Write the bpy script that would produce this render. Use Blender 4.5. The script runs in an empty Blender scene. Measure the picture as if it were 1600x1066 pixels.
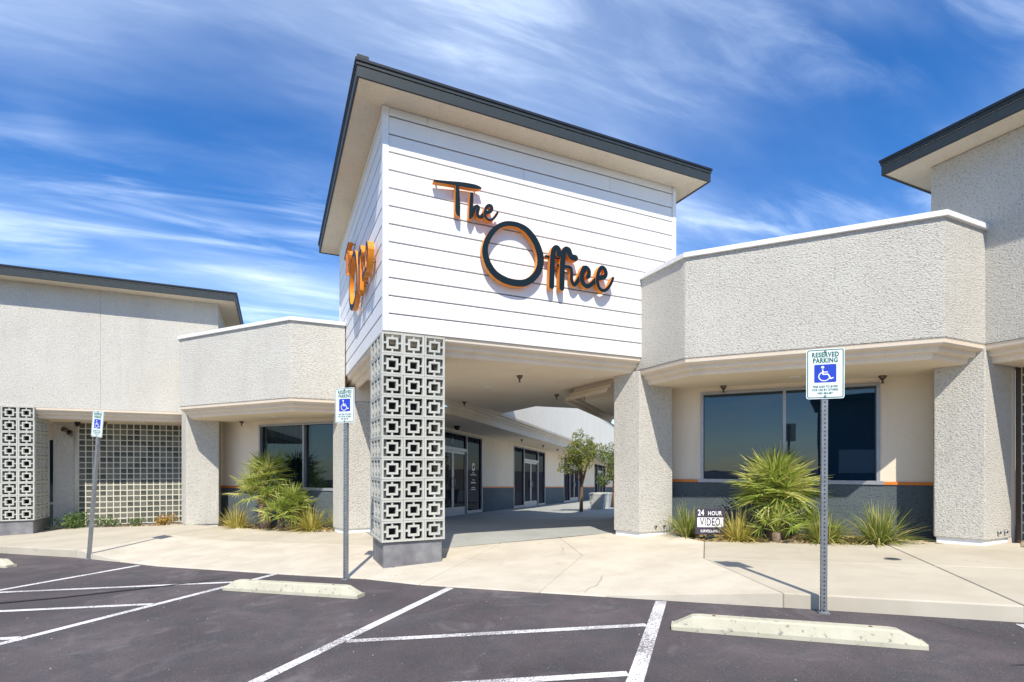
import bpy, math, random
from mathutils import Vector, Matrix, Quaternion
random.seed(7)
SC = bpy.context.scene
COL = SC.collection
R2 = math.sqrt(2.0)

# ------------------------------------------------------------------ camera
cam = bpy.data.objects.new('camera', bpy.data.cameras.new('camera'))
COL.objects.link(cam)
cam.location = (0, 0, 1.515)
cam.rotation_euler = (math.radians(90), 0, math.radians(-24.58))
cam.data.sensor_width = 36.0
cam.data.lens = 18.315
cam.data.shift_y = 0.1206
cam.data.clip_end = 2000
SC.camera = cam

# ------------------------------------------------------------------ light
SUN_EL, SUN_AZ = math.radians(50.0), math.radians(201.0)      # azimuth clockwise from +Y
to_sun = Vector((math.sin(SUN_AZ) * math.cos(SUN_EL), math.cos(SUN_AZ) * math.cos(SUN_EL), math.sin(SUN_EL)))
sun = bpy.data.objects.new('sun', bpy.data.lights.new('sun', 'SUN'))
COL.objects.link(sun)
sun.data.energy = 3.2
sun.data.angle = math.radians(0.53)
sun.data.color = (1.0, 0.935, 0.82)
sun.rotation_euler = to_sun.to_track_quat('Z', 'Y').to_euler()

world = bpy.data.worlds.new('World')
SC.world = world
world.use_nodes = True
wn, wl = world.node_tree.nodes, world.node_tree.links
wn.clear()
w_out = wn.new('ShaderNodeOutputWorld')
w_bg = wn.new('ShaderNodeBackground')
w_bg.inputs['Strength'].default_value = 0.15
w_sky = wn.new('ShaderNodeTexSky')
w_sky.sky_type = 'NISHITA'
w_sky.sun_disc = False
w_sky.sun_elevation = SUN_EL
w_sky.sun_rotation = SUN_AZ
w_sky.altitude = 600
w_sky.air_density = 1.0
w_sky.dust_density = 0.15
w_sky.ozone_density = 3.0
w_hsv = wn.new('ShaderNodeHueSaturation')
w_hsv.inputs['Saturation'].default_value = 1.32
w_hsv.inputs['Hue'].default_value = 0.508
w_hsv.inputs['Value'].default_value = 0.76
wl.new(w_sky.outputs[0], w_hsv.inputs['Color'])
# thin cirrus: direction projected on a flat layer high up
w_tc = wn.new('ShaderNodeTexCoord')
w_sep = wn.new('ShaderNodeSeparateXYZ')
wl.new(w_tc.outputs['Generated'], w_sep.inputs[0])


def wmath(op, a, b=None, c=None, clamp=False):
    n = wn.new('ShaderNodeMath')
    n.operation = op
    n.use_clamp = clamp
    for i, v in enumerate((a, b, c)):
        if v is None:
            continue
        if isinstance(v, (int, float)):
            n.inputs[i].default_value = v
        else:
            wl.new(v, n.inputs[i])
    return n.outputs[0]


w_den = wmath('ADD', wmath('MAXIMUM', w_sep.outputs['Z'], 0.0), 0.16)
w_cx = wmath('DIVIDE', w_sep.outputs['X'], w_den)
w_cy = wmath('DIVIDE', w_sep.outputs['Y'], w_den)
w_cmb = wn.new('ShaderNodeCombineXYZ')
wl.new(w_cx, w_cmb.inputs['X'])
wl.new(w_cy, w_cmb.inputs['Y'])


def wnoise(scale, rot, stretch, loc, detail, rough, dist):
    m = wn.new('ShaderNodeMapping')
    m.inputs['Rotation'].default_value = (0, 0, math.radians(rot))
    m.inputs['Scale'].default_value = (stretch[0], stretch[1], 1)
    m.inputs['Location'].default_value = loc
    wl.new(w_cmb.outputs[0], m.inputs[0])
    n = wn.new('ShaderNodeTexNoise')
    n.inputs['Scale'].default_value = scale
    n.inputs['Detail'].default_value = detail
    n.inputs['Roughness'].default_value = rough
    n.inputs['Distortion'].default_value = dist
    wl.new(m.outputs[0], n.inputs['Vector'])
    return n.outputs['Fac']


def wramp(v, lo, hi):
    n = wn.new('ShaderNodeMapRange')
    n.interpolation_type = 'SMOOTHSTEP'
    n.inputs['From Min'].default_value = lo
    n.inputs['From Max'].default_value = hi
    wl.new(v, n.inputs['Value'])
    return n.outputs[0]


SEED_A, SEED_B = (8.8, 8.7, 0), (5.9, 5.5, 0)
c_veil = wramp(wnoise(1.15, 24, (0.55, 1.5), SEED_A, 5, 0.50, 0.5), 0.34, 0.80)
c_mask = wramp(wnoise(1.3, 0, (1, 1), SEED_B, 2, 0.5, 0.2), 0.42, 0.62)
c_wisp = wramp(wnoise(3.4, 38, (0.45, 1.9), SEED_B, 9, 0.58, 0.55), 0.42, 0.86)
c_fine = wramp(wnoise(9.0, 30, (0.4, 1.8), SEED_A, 8, 0.66, 0.9), 0.40, 0.85)
c_all = wmath('ADD', wmath('MULTIPLY', c_veil, wmath('ADD', 0.40, wmath('MULTIPLY', c_fine, 0.16))), wmath('MULTIPLY', wmath('MULTIPLY', c_wisp, c_mask), 0.62))
c_all = wmath('MINIMUM', c_all, 0.85)
w_mix = wn.new('ShaderNodeMix')
w_mix.data_type = 'RGBA'
wl.new(c_all, w_mix.inputs['Factor'])
wl.new(w_hsv.outputs['Color'], w_mix.inputs[6])
w_mix.inputs[7].default_value = (4.6, 5.4, 6.5, 1)
wl.new(w_mix.outputs[2], w_bg.inputs['Color'])
wl.new(w_bg.outputs[0], w_out.inputs['Surface'])

SC.view_settings.view_transform = 'Standard'
SC.view_settings.look = 'None'
SC.view_settings.gamma = 1.0
SC.view_settings.exposure = 0.84
SC.view_settings.use_curve_mapping = False


# ------------------------------------------------------------------ materials
def new_mat(name):
    m = bpy.data.materials.new(name)
    m.use_nodes = True
    nt = m.node_tree
    b = nt.nodes['Principled BSDF']
    return m, nt, b


def nnoise(nt, scale, detail=4, rough=0.55, dist=0.0, coord='Object', stretch=None):
    tc = nt.nodes.new('ShaderNodeTexCoord')
    n = nt.nodes.new('ShaderNodeTexNoise')
    n.inputs['Scale'].default_value = scale
    n.inputs['Detail'].default_value = detail
    n.inputs['Roughness'].default_value = rough
    n.inputs['Distortion'].default_value = dist
    src = tc.outputs[coord]
    if stretch:
        mp = nt.nodes.new('ShaderNodeMapping')
        mp.inputs['Scale'].default_value = stretch
        nt.links.new(src, mp.inputs[0])
        src = mp.outputs[0]
    nt.links.new(src, n.inputs['Vector'])
    return n.outputs['Fac']


def nramp(nt, fac, stops):
    r = nt.nodes.new('ShaderNodeValToRGB')
    el = r.color_ramp.elements
    while len(el) < len(stops):
        el.new(0.5)
    for e, (p, c) in zip(el, stops):
        e.position = p
        e.color = (c[0], c[1], c[2], 1)
    nt.links.new(fac, r.inputs[0])
    return r.outputs[0]


def nmix(nt, fac, a, b, mode='MIX'):
    n = nt.nodes.new('ShaderNodeMix')
    n.data_type = 'RGBA'
    n.blend_type = mode
    for sock, v in ((n.inputs['Factor'], fac), (n.inputs[6], a), (n.inputs[7], b)):
        if isinstance(v, (int, float)):
            sock.default_value = v
        elif isinstance(v, (tuple, list)):
            sock.default_value = (v[0], v[1], v[2], 1)
        else:
            nt.links.new(v, sock)
    return n.outputs[2]


def nbump(nt, b, h, strength, dist):
    n = nt.nodes.new('ShaderNodeBump')
    n.inputs['Strength'].default_value = strength
    n.inputs['Distance'].default_value = dist
    nt.links.new(h, n.inputs['Height'])
    nt.links.new(n.outputs[0], b.inputs['Normal'])
    return n


def mottled(name, dark, light, scale=3.0, rough=0.8, bump=None, spots=None, spec=0.3, random_amt=0.0):
    """base colour that wanders between two tones, optional fine bump, optional small spots"""
    m, nt, b = new_mat(name)
    f = nnoise(nt, scale, 6, 0.62)
    c = nramp(nt, f, [(0.32, dark), (0.68, light)])
    if spots:
        g = nnoise(nt, spots[0], 3, 0.6)
        k = nramp(nt, g, [(spots[1], (0, 0, 0)), (spots[1] + 0.08, (1, 1, 1))])
        c = nmix(nt, k, c, spots[2])
    if spots:
        g2 = nnoise(nt, spots[0] * .45, 5, 0.7, 0.8, 'Object', (1.0, 0.45, 1))
        c = nmix(nt, nramp(nt, g2, [(0.58, (0, 0, 0)), (0.78, (0.40, 0.40, 0.40))]), c, tuple(v * 0.85 for v in spots[2]))
    if random_amt:
        oi = nt.nodes.new('ShaderNodeObjectInfo')
        mr = nt.nodes.new('ShaderNodeMapRange')
        mr.inputs['To Min'].default_value = 1 - random_amt
        mr.inputs['To Max'].default_value = 1 + random_amt * 0.4
        nt.links.new(oi.outputs['Random'], mr.inputs[0])
        hs = nt.nodes.new('ShaderNodeHueSaturation')
        nt.links.new(c, hs.inputs['Color'])
        nt.links.new(mr.outputs[0], hs.inputs['Value'])
        c = hs.outputs[0]
    nt.links.new(c, b.inputs['Base Color'])
    b.inputs['Roughness'].default_value = rough
    b.inputs['Specular IOR Level'].default_value = spec
    if bump:
        nbump(nt, b, nnoise(nt, bump[0], 3, 0.55), bump[1], bump[2])
    return m


def stucco(name, dark, light, grain, strength, dist, pit_shade_val=0.66):
    m, nt, b = new_mat(name)
    big = nnoise(nt, 0.9, 5, 0.6)
    c = nramp(nt, big, [(0.30, dark), (0.70, light)])
    streak = nnoise(nt, 1.0, 5, 0.6, 0.3, 'Object', (2.4, 2.4, 0.28))
    c = nmix(nt, nramp(nt, streak, [(0.54, (0, 0, 0)), (0.80, (0.26, 0.26, 0.26))]), c, tuple(v * 0.62 for v in dark))
    n1 = nnoise(nt, grain, 3, 0.6, 0.4, 'Object', (1, 1, 1.5))
    n2 = nnoise(nt, grain * 3.1, 2, 0.5)
    h = nt.nodes.new('ShaderNodeMath')
    h.operation = 'MULTIPLY_ADD'
    nt.links.new(n2, h.inputs[0])
    h.inputs[1].default_value = 0.30
    nt.links.new(n1, h.inputs[2])
    pit_shade = nramp(nt, n1, [(0.34, (pit_shade_val, pit_shade_val, pit_shade_val)), (0.48, (1, 1, 1))])  # pit shade painted into the colour wherever the bump dips
    c = nmix(nt, 1.0, c, pit_shade, 'MULTIPLY')
    nt.links.new(c, b.inputs['Base Color'])
    b.inputs['Roughness'].default_value = 0.92
    b.inputs['Specular IOR Level'].default_value = 0.15
    nbump(nt, b, h.outputs[0], strength, dist)
    return m


def plain(name, col, rough=0.5, metal=0.0, spec=0.4):
    m, nt, b = new_mat(name)
    f = nnoise(nt, 9.0, 4, 0.6)
    c = nramp(nt, f, [(0.3, tuple(v * 0.9 for v in col)), (0.7, tuple(min(1, v * 1.07) for v in col))])
    nt.links.new(c, b.inputs['Base Color'])
    b.inputs['Roughness'].default_value = rough
    b.inputs['Metallic'].default_value = metal
    b.inputs['Specular IOR Level'].default_value = spec
    return m


M = {}
M['stucco'] = stucco('rough_stucco', (0.605, 0.578, 0.515), (0.675, 0.648, 0.582), 37, 1.0, 0.028, 0.64)
M['stucco_far'] = stucco('rough_stucco_wall', (0.605, 0.578, 0.515), (0.675, 0.648, 0.582), 34, 1.0, 0.024, 0.72)
M['court_wall'] = stucco('courtyard_parapet_stucco', (0.77, 0.72, 0.62), (0.80, 0.76, 0.67), 16, 0.5, 0.012, 0.85)
M['smooth'] = stucco('smooth_stucco', (0.74, 0.63, 0.50), (0.79, 0.685, 0.55), 60, 0.25, 0.005, .9)
M['soffit'] = stucco('soffit_stucco', (0.70, 0.62, 0.48), (0.76, 0.68, 0.54), 45, 0.4, 0.007, .85)
M['wainscot'] = stucco('dark_wainscot', (0.092, 0.112, 0.122), (0.120, 0.142, 0.152), 30, 0.8, 0.015)
M['orange'] = plain('orange_trim', (0.66, 0.20, 0.03), 0.55)
M['letter_side'] = plain('orange_letter_return', (0.80, 0.27, 0.015), 0.45)
M['letter_face'] = plain('dark_letter_face', (0.007, 0.017, 0.024), 0.5, 0.0, 0.15)
M['siding'] = mottled('white_siding', (0.78, 0.775, 0.77), (0.81, 0.81, 0.80), 2.0, 0.55, (70, 0.08, 0.003), random_amt=0.03)
M['trim'] = plain('white_trim', (0.80, 0.80, 0.81), 0.5)
M['cap'] = plain('white_coping', (0.80, 0.79, 0.78), 0.45)
M['fascia'] = plain('dark_fascia_metal', (0.032, 0.041, 0.045), 0.5, 0.0, 0.3)
M['drip'] = plain('black_drip_edge', (0.016, 0.018, 0.022), 0.4)
M['core'] = plain('dark_backing', (0.05, 0.045, 0.05), 0.9)
M['block'] = mottled('breeze_block_concrete', (0.455, 0.455, 0.405), (0.535, 0.535, 0.485), 12, 0.85, (90, 0.35, 0.004), random_amt=0.07)
M['plinth'] = mottled('grey_painted_plinth', (0.12, 0.115, 0.125), (0.25, 0.25, 0.255), 3.2, 0.7, (40, 0.2, 0.004))
M['colcore'] = plain('block_column_dark_core', (0.055, 0.05, 0.06), 0.9)
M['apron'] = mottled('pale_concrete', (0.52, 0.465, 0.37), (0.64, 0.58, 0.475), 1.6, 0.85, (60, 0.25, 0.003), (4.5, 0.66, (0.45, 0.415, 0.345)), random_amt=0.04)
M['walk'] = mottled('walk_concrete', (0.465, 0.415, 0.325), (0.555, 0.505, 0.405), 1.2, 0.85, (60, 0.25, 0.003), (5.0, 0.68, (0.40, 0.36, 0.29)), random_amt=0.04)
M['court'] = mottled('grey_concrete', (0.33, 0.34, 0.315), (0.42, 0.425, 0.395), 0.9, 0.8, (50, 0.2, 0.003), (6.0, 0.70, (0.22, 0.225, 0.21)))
M['stop'] = mottled('cast_concrete', (0.46, 0.435, 0.325), (0.55, 0.52, 0.40), 4.0, 0.85, (70, 0.4, 0.004), (20, 0.60, (0.27, 0.255, 0.22)))
M['planter'] = mottled('planter_concrete', (0.42, 0.42, 0.40), (0.52, 0.52, 0.50), 4.0, 0.85)
M['soil'] = mottled('bed_soil', (0.30, 0.235, 0.155), (0.42, 0.34, 0.24), 6.0, 0.95, (45, 0.8, 0.02))
M['steel'] = mottled('galvanised_steel', (0.24, 0.255, 0.265), (0.34, 0.355, 0.365), 14, 0.42, None, None, 0.5)
M['steel'].node_tree.nodes['Principled BSDF'].inputs['Metallic'].default_value = 0.55
M['alu'] = plain('aluminium_frame', (0.36, 0.36, 0.38), 0.4, 0.35)
M['brown'] = plain('rust_brown', (0.16, 0.07, 0.04), 0.8)
M['black'] = plain('black_plastic', (0.012, 0.012, 0.014), 0.5)
M['hole'] = plain('punched_hole_dark', (0.03, 0.035, 0.04), 0.7)
M['bronze'] = plain('bronze_fitting', (0.13, 0.10, 0.08), 0.35, 0.6)
M['lens'] = plain('pale_lamp_lens', (0.62, 0.58, 0.50), 0.4)
M['sign_white'] = plain('sign_white', (0.78, 0.84, 0.83), 0.35)
M['sign_green'] = plain('sign_green', (0.008, 0.13, 0.085), 0.4)
M['sign_blue'] = plain('sign_blue', (0.02, 0.06, 0.48), 0.4)
M['sign_dark'] = plain('sign_charcoal', (0.05, 0.042, 0.062), 0.45)
M['sign_paper'] = plain('sign_print_white', (0.84, 0.83, 0.85), 0.5)
M['trunk'] = mottled('tree_bark', (0.14, 0.085, 0.05), (0.24, 0.15, 0.09), 18, 0.9, (60, 0.7, 0.01))
M['palm_trunk'] = mottled('palm_trunk_fibre', (0.16, 0.11, 0.075), (0.30, 0.22, 0.16), 22, 0.95, (60, 1.0, 0.02))
M['stone'] = mottled('bed_stone', (0.34, 0.26, 0.17), (0.58, 0.49, 0.37), 3.0, 0.9)
M['litter'] = mottled('dry_leaf', (0.42, 0.28, 0.10), (0.62, 0.47, 0.24), 3.0, 0.85)
M['tar'] = plain('tar_seal', (0.022, 0.021, 0.024), 0.7)
M['hill'] = mottled('far_scrub', (0.05, 0.05, 0.04), (0.09, 0.08, 0.06), 0.05, 1.0)

# asphalt: purple grey, blotchy, with fine aggregate
m, nt, b = new_mat('asphalt')
f1 = nnoise(nt, 0.55, 6, 0.6, 0.6)
c = nramp(nt, f1, [(0.34, (0.062, 0.051, 0.054)), (0.52, (0.098, 0.081, 0.085)), (0.68, (0.148, 0.123, 0.126))])
f2 = nnoise(nt, 2.6, 5, 0.65, 0.5)
c = nmix(nt, nramp(nt, f2, [(0.45, (0, 0, 0)), (0.66, (0.75, 0.75, 0.75))]), c, (0.060, 0.063, 0.067))
f3 = nnoise(nt, 130, 2, 0.5)
c = nmix(nt, nramp(nt, f3, [(0.56, (0, 0, 0)), (0.70, (0.55, 0.55, 0.55))]), c, (0.26, 0.235, 0.24))
f4 = nnoise(nt, 95, 3, 0.6)
c = nmix(nt, nramp(nt, f4, [(0.56, (0, 0, 0)), (0.68, (0.6, 0.6, 0.6))]), c, (0.045, 0.042, 0.046))
f6 = nnoise(nt, 1.7, 6, 0.75, 1.8)
c = nmix(nt, nramp(nt, f6, [(0.63, (0, 0, 0)), (0.70, (0.55, 0.55, 0.55))]), c, (0.05, 0.048, 0.052))
f7 = nnoise(nt, 5.5, 5, 0.75, 1.0)
c = nmix(nt, nramp(nt, f7, [(0.66, (0, 0, 0)), (0.76, (0.5, 0.5, 0.5))]), c, (0.34, 0.31, 0.31))
f5 = nnoise(nt, 1.1, 4, 0.7, 1.2)
c = nmix(nt, nramp(nt, f5, [(0.56, (0, 0, 0)), (0.72, (0.5, 0.5, 0.5))]), c, (0.22, 0.195, 0.20))
nt.links.new(c, b.inputs['Base Color'])
b.inputs['Roughness'].default_value = 0.8
b.inputs['Specular IOR Level'].default_value = 0.25
nbump(nt, b, nnoise(nt, 160, 3, 0.6), 0.5, 0.006)
M['asphalt'] = m

# worn white line paint over asphalt
m, nt, b = new_mat('worn_line_paint')
f1 = nnoise(nt, 75, 4, 0.72)
f2 = nnoise(nt, 1.3, 3, 0.5)
add = nt.nodes.new('ShaderNodeMath')
add.operation = 'MULTIPLY_ADD'
nt.links.new(f2, add.inputs[0])
add.inputs[1].default_value = 0.45
nt.links.new(f1, add.inputs[2])
c = nramp(nt, add.outputs[0], [(0.68, (0.78, 0.765, 0.74)), (0.745, (0.62, 0.60, 0.58)), (0.785, (0.19, 0.17, 0.18))])
nt.links.new(c, b.inputs['Base Color'])
b.inputs['Roughness'].default_value = 0.75
M['paint'] = m

# tinted window glass: dark body, strong mirror-like skin
def glass(name, body, refl, tint):
    m, nt, b = new_mat(name)
    f = nnoise(nt, 0.8, 2, 0.5)
    c = nramp(nt, f, [(0.3, body), (0.7, tuple(v * 1.6 for v in body))])
    nt.links.new(c, b.inputs['Base Color'])
    b.inputs['Roughness'].default_value = 0.4
    b.inputs['Specular IOR Level'].default_value = 0.0
    gl = nt.nodes.new('ShaderNodeBsdfGlossy')
    gl.inputs['Roughness'].default_value = 0.015
    gl.inputs['Color'].default_value = (tint[0], tint[1], tint[2], 1)
    bp = nt.nodes.new('ShaderNodeBump')
    bp.inputs['Strength'].default_value = 0.02
    bp.inputs['Distance'].default_value = 0.05
    nt.links.new(nnoise(nt, 0.9, 2, 0.5), bp.inputs['Height'])
    nt.links.new(bp.outputs[0], gl.inputs['Normal'])
    mx = nt.nodes.new('ShaderNodeMixShader')
    mx.inputs[0].default_value = refl
    nt.links.new(b.outputs[0], mx.inputs[1])
    nt.links.new(gl.outputs[0], mx.inputs[2])
    nt.links.new(mx.outputs[0], nt.nodes['Material Output'].inputs['Surface'])
    return m


M['glass'] = glass('tinted_window_glass', (0.003, 0.012, 0.026), 0.07, (0.75, 0.9, 1.0))
M['door_glass'] = glass('dark_door_glass', (0.003, 0.006, 0.016), 0.035, (0.8, 0.9, 1.0))
# glass block: pale green grey, each block a little different, glossy
m, nt, b = new_mat('glass_block')
oi = nt.nodes.new('ShaderNodeObjectInfo')
c = nramp(nt, oi.outputs['Random'], [(0.0, (0.05, 0.06, 0.052)), (0.5, (0.11, 0.115, 0.095)), (1.0, (0.19, 0.185, 0.15))])
f = nnoise(nt, 14, 2, 0.5)
c = nmix(nt, nramp(nt, f, [(0.45, (0, 0, 0)), (0.7, (0.4, 0.4, 0.4))]), c, (0.26, 0.26, 0.21))
nt.links.new(c, b.inputs['Base Color'])
b.inputs['Roughness'].default_value = 0.08
b.inputs['IOR'].default_value = 1.5
M['gblock'] = m
M['mortar'] = mottled('pale_mortar', (0.62, 0.59, 0.48), (0.70, 0.67, 0.56), 9, 0.8)


m, nt, b = new_mat('see_through_tinted_glass')
tb = nt.nodes.new('ShaderNodeBsdfTransparent')
tb.inputs['Color'].default_value = (0.30, 0.46, 0.50, 1)
gl = nt.nodes.new('ShaderNodeBsdfGlossy')
gl.inputs['Roughness'].default_value = 0.015
gl.inputs['Color'].default_value = (0.75, 0.9, 1.0, 1)
mx = nt.nodes.new('ShaderNodeMixShader')
mx.inputs[0].default_value = 0.055
nt.links.new(tb.outputs[0], mx.inputs[1])
nt.links.new(gl.outputs[0], mx.inputs[2])
nt.links.new(mx.outputs[0], nt.nodes['Material Output'].inputs['Surface'])
M['clear_glass'] = m
M['blind'] = mottled('vertical_blind_fabric', (0.30, 0.31, 0.30), (0.36, 0.37, 0.36), 3.0, 0.8, random_amt=0.25)


def leafmat(name, cols, rough=0.5, trans=0.4):
    m, nt, b = new_mat(name)
    at = nt.nodes.new('ShaderNodeAttribute')
    at.attribute_name = 'tint'
    oi = nt.nodes.new('ShaderNodeObjectInfo')
    ad = nt.nodes.new('ShaderNodeMath')
    ad.operation = 'MULTIPLY_ADD'
    nt.links.new(oi.outputs['Random'], ad.inputs[0])
    ad.inputs[1].default_value = 0.3
    nt.links.new(at.outputs['Fac'], ad.inputs[2])
    c = nramp(nt, ad.outputs[0], cols)
    nt.links.new(c, b.inputs['Base Color'])
    b.inputs['Roughness'].default_value = rough
    b.inputs['Specular IOR Level'].default_value = 0.35
    tr = nt.nodes.new('ShaderNodeBsdfTranslucent')
    nt.links.new(c, tr.inputs['Color'])
    mx = nt.nodes.new('ShaderNodeMixShader')
    mx.inputs[0].default_value = trans
    nt.links.new(b.outputs[0], mx.inputs[1])
    nt.links.new(tr.outputs[0], mx.inputs[2])
    nt.links.new(mx.outputs[0], nt.nodes['Material Output'].inputs['Surface'])
    return m


M['palm_leaf'] = leafmat('palm_leaf', [(0.0, (0.08, 0.16, 0.025)), (0.40, (0.26, 0.35, 0.05)), (0.75, (0.50, 0.54, 0.13)), (1.0, (0.68, 0.64, 0.27))])
M['grass_green'] = leafmat('strap_leaf_green', [(0.0, (0.07, 0.15, 0.03)), (0.5, (0.24, 0.32, 0.06)), (1.0, (0.60, 0.52, 0.20))])
M['grass_yellow'] = leafmat('strap_leaf_yellow', [(0.0, (0.16, 0.21, 0.03)), (0.45, (0.48, 0.44, 0.09)), (1.0, (0.74, 0.60, 0.22))])
M['shrub_green'] = leafmat('shrub_leaf_green', [(0.0, (0.05, 0.12, 0.025)), (0.6, (0.13, 0.22, 0.05)), (1.0, (0.22, 0.30, 0.09))])
M['shrub_gold'] = leafmat('shrub_leaf_gold', [(0.0, (0.30, 0.17, 0.03)), (0.6, (0.52, 0.33, 0.07)), (1.0, (0.64, 0.46, 0.15))])
M['tree_leaf'] = leafmat('tree_leaf', [(0.0, (0.05, 0.11, 0.02)), (0.5, (0.15, 0.22, 0.04)), (1.0, (0.34, 0.32, 0.08))])


# ------------------------------------------------------------------ mesh helpers
class MB:
    def __init__(s):
        s.v, s.f, s.mi, s.sm, s.tint = [], [], [], [], []
        s.use_tint = False

    def face(s, idx, mi=0, sm=False, tint=0.5):
        s.f.append(tuple(idx))
        s.mi.append(mi)
        s.sm.append(sm)
        s.tint.append(tint)

    def vert(s, *ps):
        n = len(s.v)
        s.v.extend(tuple(p) for p in ps)
        return n

    def hexa(s, c, mi=0):
        """8 corners: bottom loop 0-3 counter-clockwise seen from above, top loop 4-7"""
        n = s.vert(*c)
        for q in ((3, 2, 1, 0), (4, 5, 6, 7), (0, 1, 5, 4), (1, 2, 6, 5), (2, 3, 7, 6), (3, 0, 4, 7)):
            s.face([n + i for i in q], mi)
        return s

    def box(s, x0, x1, y0, y1, z0, z1, mi=0):
        return s.hexa([(x0, y0, z0), (x1, y0, z0), (x1, y1, z0), (x0, y1, z0),
                       (x0, y0, z1), (x1, y0, z1), (x1, y1, z1), (x0, y1, z1)], mi)

    def prism(s, poly, z0, z1, mi=0):
        """closed plan polygon between two heights (z may be numbers or per-point lists)"""
        if sum(poly[i][0] * poly[(i + 1) % len(poly)][1] - poly[(i + 1) % len(poly)][0] * poly[i][1] for i in range(len(poly))) < 0:
            poly = poly[::-1]
            if isinstance(z0, list):
                z0 = z0[::-1]
            if isinstance(z1, list):
                z1 = z1[::-1]
        k = len(poly)
        a = z0 if isinstance(z0, list) else [z0] * k
        t = z1 if isinstance(z1, list) else [z1] * k
        n = s.vert(*[(p[0], p[1], a[i]) for i, p in enumerate(poly)])
        s.vert(*[(p[0], p[1], t[i]) for i, p in enumerate(poly)])
        s.face([n + i for i in reversed(range(k))], mi)
        s.face([n + k + i for i in range(k)], mi)
        for i in range(k):
            j = (i + 1) % k
            s.face([n + i, n + j, n + k + j, n + k + i], mi)
        return s

    def tube(s, pts, rad, seg=8, mi=0, cap=True):
        pts = [Vector(p) for p in pts]
        if not isinstance(rad, (list, tuple)):
            rad = [rad] * len(pts)
        rings = []
        for i, p in enumerate(pts):
            d = (pts[min(i + 1, len(pts) - 1)] - pts[max(i - 1, 0)]).normalized()
            a = d.cross(Vector((0, 0, 1)) if abs(d.z) < 0.9 else Vector((1, 0, 0))).normalized()
            c = d.cross(a)
            rings.append(s.vert(*[p + (a * math.cos(2 * math.pi * k / seg) + c * math.sin(2 * math.pi * k / seg)) * rad[i] for k in range(seg)]))
        for r0, r1 in zip(rings, rings[1:]):
            for k in range(seg):
                j = (k + 1) % seg
                s.face([r0 + k, r1 + k, r1 + j, r0 + j], mi, True)
        if cap:
            s.face([rings[0] + k for k in range(seg)], mi)
            s.face([rings[-1] + k for k in reversed(range(seg))], mi)
        return s

    def build(s, name, mats, parent=None, local=False, bevel=0.0):
        me = bpy.data.meshes.new(name)
        off = Vector(parent.location) if (parent is not None and not local) else Vector((0, 0, 0))
        if parent is not None and not local and parent.parent is not None:
            off = off + Vector(parent.parent.location)
        me.from_pydata([(x - off.x, y - off.y, z - off.z) for x, y, z in s.v], [], s.f)
        if not isinstance(mats, (list, tuple)):
            mats = [mats]
        for mm in mats:
            me.materials.append(mm)
        me.polygons.foreach_set('material_index', s.mi)
        me.polygons.foreach_set('use_smooth', s.sm)
        if s.use_tint:
            at = me.attributes.new('tint', 'FLOAT', 'FACE')
            at.data.foreach_set('value', s.tint)
        me.update()
        o = bpy.data.objects.new(name, me)
        COL.objects.link(o)
        if parent is not None:
            o.parent = parent
        if bevel:
            bm = o.modifiers.new('bevel', 'BEVEL')
            bm.width = bevel
            bm.segments = 2
            bm.limit_method = 'ANGLE'
        return o


def tag(o, label=None, cat=None, group=None, kind=None):
    if label:
        o['label'] = label
    if cat:
        o['category'] = cat
    if group:
        o['group'] = group
    if kind:
        o['kind'] = kind
    return o


def thing(name, label, cat, loc=(0, 0, 0), rotz=0.0, group=None):
    o = bpy.data.objects.new(name, None)
    o.empty_display_size = 0.2
    COL.objects.link(o)
    o.location = loc
    o.rotation_euler = (0, 0, rotz)
    return tag(o, label, cat, group)


def share(o, parent, loc=(0, 0, 0), rot=None, scale=None):
    c = o.copy()
    COL.objects.link(c)
    c.parent = parent
    c.location = loc
    if rot is not None:
        c.rotation_euler = rot
    if scale is not None:
        c.scale = scale
    return c


def mesh_of(mb, name, mats):
    o = mb.build(name, mats)
    me = o.data
    bpy.data.objects.remove(o)
    return me


def place(name, me, parent, loc=(0, 0, 0), rot=(0, 0, 0), scale=(1, 1, 1)):
    o = bpy.data.objects.new(name, me)
    COL.objects.link(o)
    o.parent = parent
    o.location = loc
    o.rotation_euler = rot
    o.scale = scale
    return o


def offset_line(pts, d, closed=False):
    """offset plan polyline by d to the left of its direction, mitred"""
    n = len(pts)
    out = []
    for i in range(n):
        segs = []
        for a, bq in ((i - 1, i), (i, i + 1)):
            if not closed and (a < 0 or bq >= n):
                continue
            p, q = pts[a % n], pts[bq % n]
            dx, dy = q[0] - p[0], q[1] - p[1]
            L = math.hypot(dx, dy)
            segs.append((-dy / L, dx / L))
        if len(segs) == 1:
            nx, ny = segs[0]
        else:
            (ax, ay), (bx, by) = segs
            k = 1 + ax * bx + ay * by
            nx, ny = (ax + bx) / k, (ay + by) / k
        out.append((pts[i][0] + nx * d, pts[i][1] + ny * d))
    return out


CORNICE = [(0.0, 0.0), (0.006, -0.012), (0.012, -0.055), (0.03, -0.078), (0.085, -0.084), (0.092, -0.094), (0.096, -0.135),
           (0.112, -0.158), (0.165, -0.164), (0.172, -0.175), (0.178, -0.212), (0.196, -0.244), (0.24, -0.25)]


def sweep(mb, pts, zs, prof, mi=0, close_bottom=False):
    """profile (inset to the left, height) run along a plan polyline"""
    rows = []
    for d, h in prof:
        ol = offset_line(pts, d)
        rows.append(mb.vert(*[(p[0], p[1], zs[i] + h) for i, p in enumerate(ol)]))
    for r0, r1 in zip(rows, rows[1:]):
        for i in range(len(pts) - 1):
            mb.face([r0 + i, r1 + i, r1 + i + 1, r0 + i + 1], mi)
    return mb


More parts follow.
